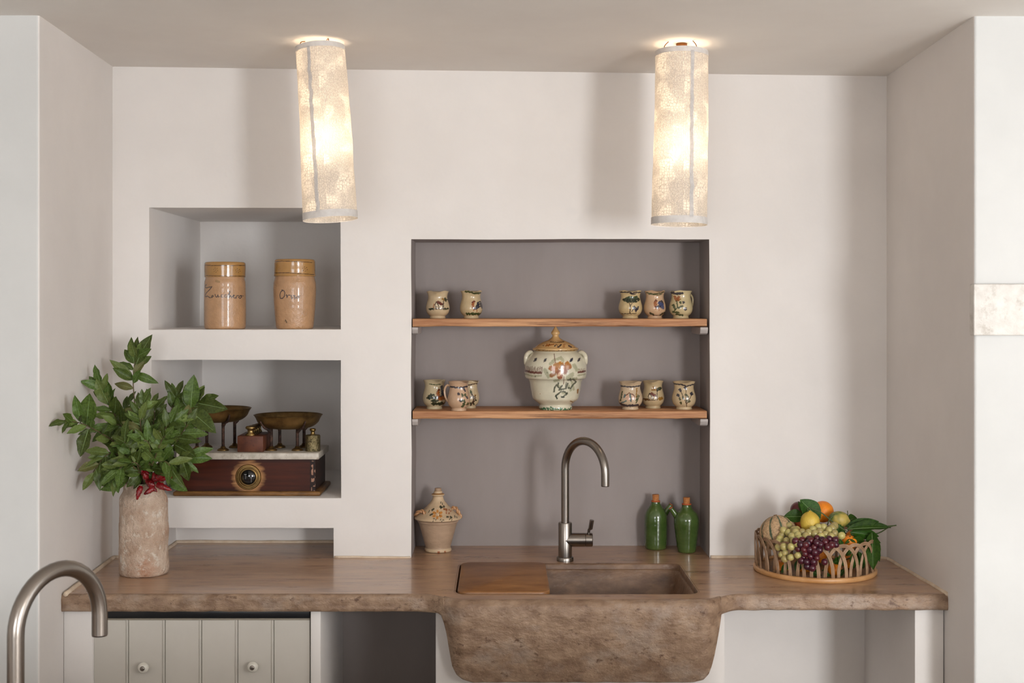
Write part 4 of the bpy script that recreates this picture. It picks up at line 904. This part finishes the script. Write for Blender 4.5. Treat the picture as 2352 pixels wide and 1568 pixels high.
for pts_, n_, lab_ in (
    ([(300, 1085, 3.95), (270, 1075, 3.9), (245, 1085, 3.88), (228, 1100, 3.87)], 8, 'bay branch hanging out just above the left rim'),
    ([(320, 1085, 3.92), (296, 1065, 3.86), (276, 1075, 3.83), (268, 1095, 3.82)], 8, 'bay branch hanging forward over the front left rim'),
    ([(350, 1080, 3.93), (368, 1060, 3.88), (384, 1062, 3.86), (396, 1080, 3.85)], 7, 'bay branch hanging forward beside the chillies'),
    ([(320, 1060, 3.97), (290, 990, 3.93), (268, 975, 3.91), (250, 985, 3.9)], 11, 'bay branch filling the middle left of the bouquet'),
    ([(345, 1060, 3.97), (370, 1000, 3.93), (388, 975, 3.92), (404, 968, 3.92)], 11, 'bay branch filling the middle right of the bouquet'),
    ([(330, 1050, 3.95), (335, 1000, 3.90), (330, 970, 3.88), (318, 950, 3.88)], 11, 'bay branch filling the heart of the bouquet'),
    ([(340, 1070, 3.92), (345, 1035, 3.87), (340, 1015, 3.85), (330, 1010, 3.84)], 10, 'low bay branch filling the front above the chillies')):
    B(pts_, n_, .062, lab_, bare=.08)
c4 = lambda x, y: (120+x/2.53, 740+y/2.53)
ex = []
for a, b, Y_, w_ in (((480, 835), (350, 885), 3.90, 1.35), ((385, 810), (240, 892), 3.89, 1.2), ((310, 880), (222, 916), 3.90, 1.2), ((420, 905), (310, 905), 3.91, 1.1), ((415, 925), (270, 935), 3.90, 1.0), ((425, 940), (275, 970), 3.92, .9),
                     ((410, 920), (358, 972), 3.91, 1.1), ((500, 890), (435, 955), 3.92, 1.3), ((450, 800), (385, 708), 3.88, 1.35), ((600, 860), (520, 830), 3.91, 1.1), ((560, 940), (600, 870), 3.95, 1.1), ((330, 760), (205, 790), 3.9, 1.0), ((640, 930), (560, 880), 3.95, 1.2),
                     ((480, 945), (500, 880), 3.94, 1.2), ((370, 890), (300, 850), 3.92, 1.1), ((440, 870), (400, 950), 3.93, 1.2), ((690, 850), (620, 800), 3.93, 1.2), ((700, 820), (760, 880), 3.93, 1.1), ((520, 900), (470, 960), 3.95, 1.1), ((600, 900), (640, 950), 3.96, 1.0), ((540, 880), (560, 950), 3.965, 1.1)):
    ex.append((c4(*a), c4(*b), Y_+.01, Y_-.01, w_))
B([(325, 1085, 3.93), (310, 1062, 3.885), (300, 1056, 3.88)], 4, .05, 'short bay branch with broad leaves hiding the rim of the vase', bare=.3, extra=ex)
# chillies hung on the rim
c0 = at(352, 1098, 3.955)
ch = thing('chilli_bunch', 'bunch of dried red chillies tied at the rim of the terracotta vase', 'chillies', c0)
c4 = lambda x, y: (120+x/2.53, 740+y/2.53)
CH = [((500, 822), (523, 878)), ((525, 868), (562, 885)), ((515, 955), (492, 1032)), ((592, 962), (532, 1000)), ((552, 915), (610, 985)), ((612, 942), (695, 976)), ((618, 915), (713, 892)), ((600, 925), (588, 872)), ((612, 900), (650, 878)), ((560, 930), (600, 950)), ((580, 915), (628, 905)), ((545, 905), (528, 872))]
for i, (a, b) in enumerate(CH):
    ya = 3.935+.012*math.sin(i*2.1); p = at(*c4(*a), ya); q = at(*c4(*b), ya-.012); mid = (p+q)/2+Vector((rnd.uniform(-.003, .003), -.004, rnd.uniform(-.003, .003)))
    c = spline([p-c0, mid-c0, q-c0], 12)
    o = mesh('chilli', *tube(c, [.0015+(.0078+.0012*math.sin(i*1.7))*math.sin(PI*min(1, (j+1.5)/13)**.7)**.8+.0008*math.sin(j*2.3+i) for j in range(13)], 10), M['chilli'], ch)
    mesh('stalk', *tube([p-c0, (p-c0)*.5], .0012, 6), M['green_stem'], o)

# ------------------------------------------------------------------ fruit basket
BX, BY = (1871-VX)*4.08/F, 4.08; Ax, Ay = .176, .19
bk = thing('rattan_basket', 'oval rattan fruit basket with arched open sides, right end of the worktop', 'basket', (BX, BY, CT))
nseg = 90
ringp = lambda s, z: [(Ax*s*math.cos(2*PI*i/nseg), Ay*s*math.sin(2*PI*i/nseg), z) for i in range(nseg)]
def ring_tube(prof):
    V = []; Fc = []; m = len(prof)
    for i in range(nseg):
        a = 2*PI*i/nseg
        for dr, z in prof: V.append(((Ax+dr)*math.cos(a), (Ay+dr)*math.sin(a), z))
    for i in range(nseg):
        for j in range(m):
            ii, jj = (i+1) % nseg, (j+1) % m; Fc.append((i*m+j, ii*m+j, ii*m+jj, i*m+jj))
    return V, Fc
mesh('base_rim', *ring_tube([(-.006, .0), (.003, .0), (.006, .004), (.006, .011), (.003, .015), (-.006, .015)]), M['cane'], bk)
V = ringp(.97, .004)+ringp(.97, .009); Fc = [tuple(range(nseg))[::-1], tuple(range(nseg, 2*nseg))]+[(i, (i+1) % nseg, (i+1) % nseg+nseg, i+nseg) for i in range(nseg)]
mesh('base', V, Fc, M['wood_mould'], bk, smooth=False)
NH = 27; hoop_h = .108
for h in range(NH):
    ph = 2*PI*h/NH+.05; parts = []
    for q in range(4):
        off = (q-1.5)*.0027; pts = []
        for i in range(25):
            t_ = PI*i/24; HW = .30-0*t_
            ex, ez = -(.054+off)*math.cos(t_)*(1-.05*math.sin(t_)), .010+(hoop_h+off-.010)*math.sin(t_)**.75
            lean = .004*(-math.cos(t_))+.004*math.sin(t_)
            a = ph+ex/((Ax+Ay)/2); pts.append(((Ax-.004+lean)*math.cos(a), (Ay-.004+lean)*math.sin(a), ez))
        parts.append(tube(pts, .00142, 6))
    mesh('rattan_hoop', *merge(parts), M['rattan'], bk)
def fz(x, y): return 1700+x/5.88, 1120+y/5.88
def fruit(name, label, cat, zx, zy, Y, prof, m, axis=(0, 0, 1), group=None, seg=40):
    c = at(*fz(zx, zy), Y); t = thing(name, label, cat, c, 0, group)
    P = smooth_profile(prof, 30); P[0] = (0, P[0][1]); P[-1] = (0, P[-1][1])
    Rm = Vector((0, 0, 1)).rotation_difference(Vector(axis)).to_matrix()
    o = mesh('flesh' if name == 'x' else 'fruit', *rot(lathe([tuple(p) for p in P], seg), Rm), m, t)
    return t, o
def ball(r, sq=1.0): return [(r*math.sin(PI*i/10), -r*sq*math.cos(PI*i/10)) for i in range(11)]
def stemdot(t, axis, r, m='green_stem'):
    a = Vector(axis).normalized(); mesh('stem_end', *tube([a*(r*.97), a*(r*1.02)], .0025, 8), M[m], t)
t, o = fruit('orange', 'large bright orange on top of the fruit in the basket', 'orange', 1117, 322, 4.10, ball(.0325), M['orange']); stemdot(t, (.3, .5, .9), .0325)
lem = [(0, -.036), (.008, -.033), (.019, -.026), (.028, -.012), (.0305, .002), (.027, .017), (.018, .027), (.008, .0325), (.004, .036), (0, .037)]
t, o = fruit('lemon', 'upright yellow lemon with stalk, front centre of the basket', 'lemon', 945, 475, 3.99, [(r*.94, z*1.04) for r, z in lem], M['lemon'], (-.05, -.1, 1))
c = t.location
def lstem(t, pts, Y, r=.0018):
    c = t.location
    return mesh('stalk', *tube(spline([at(*fz(*p), Y+dy)-c for *p, dy in pts], 16), r, 7), M['green_stem'], t)
lstem(t, [(925, 330, 0), (922, 270, -.004), (1060, 315, -.012), (1130, 360, -.014), (1215, 430, -.014), (1330, 520, -.012), (1450, 592, -.01)], 3.985)
lstem(t, [(1180, 500, -.01), (1205, 430, -.014), (1275, 355, -.014)], 3.985)
def cl(t, a, b, Y1, Y2, w=1, nr=(0, -1, .4), v=0):
    p, q = at(*fz(*a), Y1), at(*fz(*b), Y2); put_leaf(t, CIT[v % 4], p, q-p, nr, (q-p).length, w)
cl(t, (1085, 420), (800, 165), 4.005, 4.02, 1.55, (.3, -1, .1), 2)
t, o = fruit('green_lemon', 'mottled green-yellow lemon right of the big orange', 'lemon', 1335, 425, 4.03, [(r*.8, z*.9) for r, z in lem], M['green_lemon'], (1, -.1, -.15)); stemdot(t, (1, -.1, -.15), .034)
cl(t, (1450, 440), (1590, 400), 4.04, 4.06, 1.6, (0, -1, .5), 0); cl(t, (1460, 470), (1380, 330), 4.06, 4.07, 1.3, (0, -1, .3), 2)
t, o = fruit('peach', 'red-orange peach half hidden behind the yellow lemon', 'peach', 845, 465, 4.05, ball(.0290, .93), M['peach']); stemdot(t, (0, 0, 1), .027)
t, o = fruit('plum', 'dark red fruit under the citrus leaves at the top left', 'fruit', 790, 300, 4.10, ball(.0255), M['apple']); stemdot(t, (0, 0, 1), .0255)
cl(t, (860, 390), (612, 370), 4.03, 4.02, 1.5, (0, -1, .5), 1); cl(t, (850, 330), (790, 185), 4.06, 4.07, .9, (0, -1, .3), 0)
t, o = fruit('plum', 'dark red fruit between melon and peach', 'fruit', 705, 450, 4.10, ball(.024), M['apple']); stemdot(t, (0, 0, 1), .024)
# melon
c = at(*fz(520, 610), 4.045); t = thing('melon', 'netted beige melon with green stripes at the left of the basket', 'melon', c)
P = ball(.057, .93); P = smooth_profile(P, 70); P[0] = (0, P[0][1]); P[-1] = (0, P[-1][1])
def dfm(x, y, z):
    th = math.atan2(x, y); r = math.hypot(x, y); s = 1-.014*(abs(math.cos(th*5))**8)*(r/.057); return (x*s, y*s, z)
V, Fc = lathe([tuple(p) for p in P], 160, dfm); A = np.array(V); C = np.tile(np.array(lin('#c2a078')), (len(A), 1))
for i, v in enumerate(A):
    th = math.atan2(v[0], v[1]); n_ = noise.noise(Vector(v)*60)*.5+noise.noise(Vector(v)*160)*.4
    s = abs(math.cos(th*5))**14; a = max(0, min(1, (s+n_*.8-.45)*3))*(1 if abs(v[2]) < .050 else .3); C[i] = C[i]*(1-a)+np.array(lin('#4a5a40'))*a
Rm = Matrix.Rotation(math.radians(-14), 3, 'X') @ Matrix.Rotation(math.radians(-8), 3, 'Y')
V, Fc = rot((V, Fc), Rm); mesh('rind', V, Fc, M['melon'], t, col=C)
mesh('stem_scar', *rot(move(lathe([(0, .0), (.006, .0), (.005, .002), (0, .0025)], 16), (0, 0, .0525)), Rm), M['wood_mould'], t)
# mandarins
def mandarin(label, zx, zy, Y, r, leaves):
    t, o = fruit('mandarin', label, 'mandarin', zx, zy, Y, ball(r, .88), M['orange'], (0, -.4, 1)); stemdot(t, (0, -.4, 1), r*.9)
    for L_ in leaves: cl(t, *L_)
mandarin('mandarin with leaves inside the right front of the basket rim', 1475, 735, 3.965, .0225,
         [((1490, 690), (1420, 755), 3.95, 3.94, .8, (0, -1, .3), 0), ((1500, 690), (1750, 785), 3.95, 3.97, 1.0, (0, -1, .5), 1), ((1480, 690), (1560, 740), 3.945, 3.94, .8, (0, -1, .3), 2), ((1340, 690), (1380, 810), 3.95, 3.93, 1.1, (.2, -1, .1), 0)])
mandarin('mandarin behind another at the right, below the big leaves', 1515, 660, 4.015, .020, [((1490, 600), (1560, 700), 3.99, 3.985, .8, (0, -1, .3), 0)])
mandarin('mandarin seen low through the front arches of the basket', 1280, 1100, 3.975, .0215, [((1250, 1010), (1400, 960), 3.95, 3.97, 1.1, (0, -1, .3), 1)])
mandarin('mandarin lying deep in the basket under the melon', 560, 1080, 4.06, .026, [])
mandarin('mandarin lying deep in the basket behind the dark grapes', 880, 1050, 4.04, .027, [])
mandarin('mandarin lying deep at the back of the basket', 1060, 900, 4.13, .028, [])
mandarin('mandarin lying deep at the right of the basket', 1450, 980, 4.07, .026, [])
# leafy twig to the right
c = at(*fz(1500, 600), 4.02); tw = thing('citrus_twig', 'long leafy citrus twig hanging over the right side of the basket', 'twig', c)
mesh('stem', *tube(spline([at(*fz(x, y), Y)-c for x, y, Y in ((1330, 640, 4.03), (1500, 600, 4.02), (1680, 640, 4.02), (1870, 610, 4.01), (2010, 530, 3.99), (2110, 505, 3.98))], 20), .0019, 7), M['green_stem'], tw)
mesh('twig_fork', *tube(spline([at(*fz(x, y), Y)-c for x, y, Y in ((1900, 520, 4.0), (2010, 515, 3.99), (2110, 505, 3.98))], 8), .0015, 7), M['green_stem'], tw)
mesh('twig_fork', *tube(spline([at(*fz(x, y), Y)-c for x, y, Y in ((1460, 590, 4.03), (1455, 400, 4.04), (1450, 310, 4.05))], 8), .0013, 7), M['green_stem'], tw)
for L_ in [((1440, 560), (2040, 490), 3.99, 3.98, .62, (0, -.8, 1), 0), ((1420, 520), (1880, 470), 4.02, 4.0, .75, (0, -1, .6), 2), ((1480, 600), (1900, 640), 4.0, 3.99, .8, (0, -1, .3), 1),
           ((1780, 600), (1800, 1085), 3.99, 3.93, .85, (-.2, -1, .1), 0), ((1730, 640), (1860, 1010), 4.0, 3.96, .9, (.5, -1, 0), 2), ((1640, 620), (1880, 720), 4.02, 3.99, .9, (0, -1, .2), 3),
           ((1350, 480), (1300, 640), 4.01, 4.0, 1.1, (0, -1, .2), 1), ((1250, 470), (1420, 610), 4.02, 4.01, 1.0, (0, -1, .2), 2)]: cl(tw, *L_)
c = at(*fz(1500, 950), 4.0); tw = thing('citrus_twig', 'dark leafy twig inside the basket seen through its arches', 'twig', c)
mesh('stem', *tube(spline([at(*fz(x, y), Y)-c for x, y, Y in ((1100, 1120, 4.0), (1350, 1000, 4.0), (1620, 900, 4.0))], 10), .0019, 7), M['green_stem'], tw)
for L_ in [((1350, 900), (1400, 1060), 3.96, 3.95, 1.3, (0, -1, .2), 0), ((1520, 880), (1550, 1090), 3.96, 3.95, 1.2, (0, -1, .1), 1), ((1600, 860), (1660, 1100), 3.98, 3.96, 1.1, (0, -1, 0), 2),
           ((1160, 1000), (1260, 980), 3.95, 3.94, 1, (0, -1, .5), 0), ((1120, 1150), (1240, 1210), 3.95, 3.94, 1, (0, -1, .3), 3), ((1400, 1100), (1330, 1200), 3.96, 3.95, 1.1, (0, -1, .3), 1), ((1500, 840), (1420, 920), 3.97, 3.96, 1.2, (0, -1, .2), 2),
           ((800, 960), (760, 1150), 3.98, 3.97, 1.2, (0, -1, .2), 2), ((950, 1120), (1100, 1180), 3.96, 3.95, 1.3, (0, -1, .2), 1), ((640, 1020), (560, 1150), 3.98, 3.97, 1.2, (0, -1, .2), 0), ((1650, 880), (1740, 1060), 4.0, 3.99, 1.1, (0, -1, 0), 1)]: cl(tw, *L_)
# grapes
gm = {}
for nm, m in (('w', M['grape']), ('r', M['grape2'])):
    V, Fc = lathe(ball(1, 1.06), 20); me = bpy.data.meshes.new('grape'); me.from_pydata(V, [], Fc); me.materials.append(m); me.polygons.foreach_set('use_smooth', [True]*len(Fc)); gm[nm] = me
def grapes(label, kind, pts, rad, fill):
    rr = random.Random(len(pts)); P3 = []
    for x, y in pts:
        X0_ = (fz(x, y)[0]-VX)*3.9/F-BX
        Y = 4.08-.19*math.sqrt(max(.05, 1-(X0_/.176)**2))-.014; Y += max(0, 760-y)/260*.085+rr.uniform(-.003, .004); P3.append((at(*fz(x, y), Y), rad*rr.uniform(.9, 1.1)/5.88*Y/F))
    extra = []
    for _ in range(fill):
        b, r = rr.choice(P3); q = b+Vector((rr.uniform(-.014, .014), rr.uniform(.004, .012), rr.uniform(-.012, .012)))
        if all((q-e).length > .013 for e, _r in extra+P3): extra.append((q, r))
    c = sum((p for p, r in P3), Vector())/len(P3)
    t = thing('grape_bunch', label, 'grapes', c)
    top = max(P3, key=lambda e: e[0].z)[0]; low = min(P3, key=lambda e: e[0].z)[0]
    mesh('stem', *tube(spline([top-c+Vector((0, .012, .008)), Vector((0, .012, 0)), low-c+Vector((0, .010, .006))], 12), .0018, 6), M['twig'], t)
    for p, r in P3+extra:
        o = bpy.data.objects.new('grape', gm[kind]); COL.objects.link(o); o.parent = t; o.location = p-c; o.scale = (r, r, r); o.rotation_euler = (rr.uniform(-1, 1), rr.uniform(-1, 1), rr.uniform(0, 6))
grapes('bunch of pale green grapes spilling over the left front rim', 'w', [(655, 515), (730, 570), (655, 605), (520, 625), (780, 635), (840, 600), (890, 650), (628, 712), (728, 718), (520, 730), (590, 795), (688, 795), (605, 880), (683, 938), (780, 912), (775, 755), (700, 655), (560, 640), (595, 560), (540, 690), (800, 680), (520, 800), (600, 960), (560, 900)], 49, 16)
grapes('bunch of pale green grapes right of the lemon above the dark grapes', 'w', [(985, 565), (1075, 595), (1130, 530), (1200, 570), (1155, 628), (1275, 612), (1370, 645), (1060, 535), (1230, 655), (1245, 545), (1010, 620), (1090, 660), (930, 610)], 52, 8)
grapes('bunch of dark red grapes hanging over the front rim', 'r', [(1040, 680), (955, 712), (1085, 765), (885, 770), (1000, 800), (940, 835), (878, 890), (1010, 872), (1068, 840), (950, 925), (1035, 945), (900, 1000), (990, 1000), (905, 1060), (975, 1080), (840, 705), (815, 765), (785, 822), (860, 835), (1150, 728), (1180, 800), (1205, 690), (1285, 705), (1235, 770), (1290, 765), (1035, 745), (930, 690), (1105, 705), (1140, 1000), (920, 745)], 46, 22)

# ------------------------------------------------------------------ dishwasher behind a boarded door
Yd = 3.775; kd = Yd/F
dw = thing('fitted_dishwasher', 'built-in dishwasher behind a cream tongue-and-groove front under the worktop', 'dishwasher', ((463.5-VX)*kd, Yd, 0))
x_ = lambda px: (px-463.5)*kd
mesh('black_body', *box(x_(216), x_(711), .022, .47, .08, ZU-.003), M['black'], dw, smooth=False)
mesh('control_strip', *box(x_(216), x_(711), .004, .023, CZ-(1420-HY)*kd, ZU-.003, .001), M['black'], dw)
mesh('top_rail', *box(x_(215), x_(712), .0035, .022, CZ-(1425-HY)*kd, CZ-(1420.5-HY)*kd, .001), mat('rail edge', '#8f8576', rough=.5), dw)
edges = [215, 295, 379, 463, 546, 629, 712]; zt = CZ-(1424-HY)*kd
for i in range(6):
    a, b = x_(edges[i])+.0006, x_(edges[i+1])-.0006
    # board with a rounded bead along its right edge
    pr = [(a, .020), (a, .0015), (a+.0015, 0), (b-.0085, 0), (b-.0075, .0028), (b-.0065, .0028), (b-.0055, .0008), (b-.0035, 0), (b-.0015, .0012), (b, .004), (b, .020)] if i < 5 else [(a, .020), (a, .0015), (a+.0015, 0), (b-.0015, 0), (b, .0015), (b, .020)]
    n = len(pr); V = [(x, y, .10) for x, y in pr]+[(x, y, zt) for x, y in pr]
    Fc = [(j, (j+1) % n, (j+1) % n+n, j+n) for j in range(n)]+[tuple(range(n))[::-1], tuple(range(n, 2*n))]
    mesh('plank', V, Fc, M['door'], dw, smooth=False)
for px, py in ((334, 1528), (584, 1526)):
    z = CZ-(py-HY)*kd
    kb = mesh('knob', *move(rot(lathe([(0, -.001), (.008, -.001), (.0075, .006), (.007, .010), (.012, .014), (.0155, .020), (.0150, .027), (.010, .032), (.006, .0335), (0, .0335)], 32), Rx), (x_(px), 0, z)), M['ceramic'], dw)
    mesh('screw_cap', *move(rot(lathe([(.0068, .0325), (.0066, .0345), (.004, .036), (0, .0364)], 20), Rx), (x_(px), 0, z)), M['brass2'] if 0 else M['steel'], kb)

# ------------------------------------------------------------------ marble slab on the right wall
y0 = 3.525
V, Fc = box((2237-VX)/F*y0, (2237-VX)/F*y0+.36, y0, YF+.01, CZ-(770-HY)/F*y0, CZ-(652-HY)/F*y0, .003)
c = Vector(((2237-VX)/F*y0+.18, YF, CZ-(770-HY)/F*y0)); o = mesh('marble_slab', [Vector(v)-c for v in V], Fc, M['slab']); o.location = c
tag(o, 'pale rough marble block set in the wall at the right edge', 'stone slab')

# ------------------------------------------------------------------ pendant lamps
def shade(cx0, cy0, w0, cx1, cy1, w1, Yt, Yb, label, seed, watts):
    T = at(cx0, cy0, Yt); Bq = at(cx1, cy1, Yb); rt, rb = w0/2*Yt/F, w1/2*Yb/F
    t = thing('fabric_lamp', label, 'lamp', T, 0, 'tall lace cylinder lamps on the ceiling')
    ax = (Bq-T); Lg = ax.length; ax.normalize(); Rm = Vector((0, 0, -1)).rotation_difference(ax).to_matrix()
    def surf(th, s, dr=0):   # s = 0 top .. 1 bottom
        r = rt+(rb-rt)*s+dr+.0016*math.sin(3*th+seed+s*5)+.0012*noise.noise(Vector((th*2, s*8, seed)))
        return Rm @ Vector((r*math.sin(th), -r*math.cos(th), -Lg*s))
    def cyl(name, s0, s1, ns, dr, m, th0=0, th1=2*PI, nt_=72, uv=False, wob=0):
        V = []; Fc = []; U = []
        full = th1-th0 > 6.2; nn = nt_ if full else nt_+1
        for i in range(ns+1):
            s = s0+(s1-s0)*i/ns
            for j in range(nn):
                th = th0+(th1-th0)*j/nt_+(wob*noise.noise(Vector((s*22, seed, 2))) if wob else 0)
                V.append(surf(th, s, dr))
        for i in range(ns):
            for j in range(nt_):
                k2 = (j+1) % nn; Fc.append((i*nn+j, (i+1)*nn+j, (i+1)*nn+k2, i*nn+k2))
                U += [(j/nt_*.45, i/ns*.5), (j/nt_*.45, (i+1)/ns*.5), ((j+1)/nt_*.45, (i+1)/ns*.5), ((j+1)/nt_*.45, i/ns*.5)]
        o = mesh(name, V, Fc, m, t)
        l = o.data.uv_layers.new(name='UVMap'); l.data.foreach_set('uv', [c for u in U for c in u])
        return o
    cyl('shade', 0, 1, 60, 0, M['lace'])
    cyl('top_hem', -.002, .028, 3, .0012, M['hem']); cyl('bottom_hem', .962, 1.003, 3, .0012, M['hem'])
    s0 = -.35 if seed == 1 else .28
    cyl('seam', .02, .97, 60, .0018, M['seam'], s0-.07, s0+.07, 3, wob=.045)
    # wire rings and three ceiling hooks
    for s in (.004,):
        mesh('wire_ring', *tube([surf(2*PI*i/40, s, -.002) for i in range(41)], .0015, 6), M['wire'], t)
    for th in (-.9, .5, 2.6):
        p = surf(th, .004, -.003); q = Vector((p.x*.75, p.y*.75, ZC-.012-T.z)); mesh('hook_wire', *tube(spline([p, Vector((p.x*.95, p.y*.95, p.z+.010)), q], 8), .0013, 6), M['wire'], t)
    cp = Vector((0, 0, ZC-.006-T.z))
    mesh('ceiling_holder', *merge([tube([cp-Vector((0, 0, .0)), cp-Vector((0, 0, .03))], .016, 16), tube([cp-Vector((0, 0, .03)), Rm @ Vector((0, 0, -Lg*.42))], .003, 8)]), M['wire'], t)
    bc = Rm @ Vector((0, 0, -Lg*.52))
    mesh('bulb', *move(lathe(ball(.019, 1.2), 24), bc), M['bulb'], t)
    l = bpy.data.lights.new('lamp_glow', 'POINT'); l.energy = watts; l.color = (1, .78, .55); l.shadow_soft_size = .021
    for q in (.07, .30, .52, .62, .92):
        l2 = bpy.data.objects.new('lamp_glow', l); COL.objects.link(l2); l2.location = T+Rm @ Vector((0, -.028 if .4 < q < .7 else 0, -Lg*q))
shade(735, 108, 112, 760, 503, 124, 3.87, 3.845, 'tall lace cylinder lamp hanging left, above the small niches', 1, .36)
shade(1565.5, 119, 120, 1561, 515, 127, 3.875, 3.86, 'tall lace cylinder lamp hanging right, above the grey niche', 2, .36)
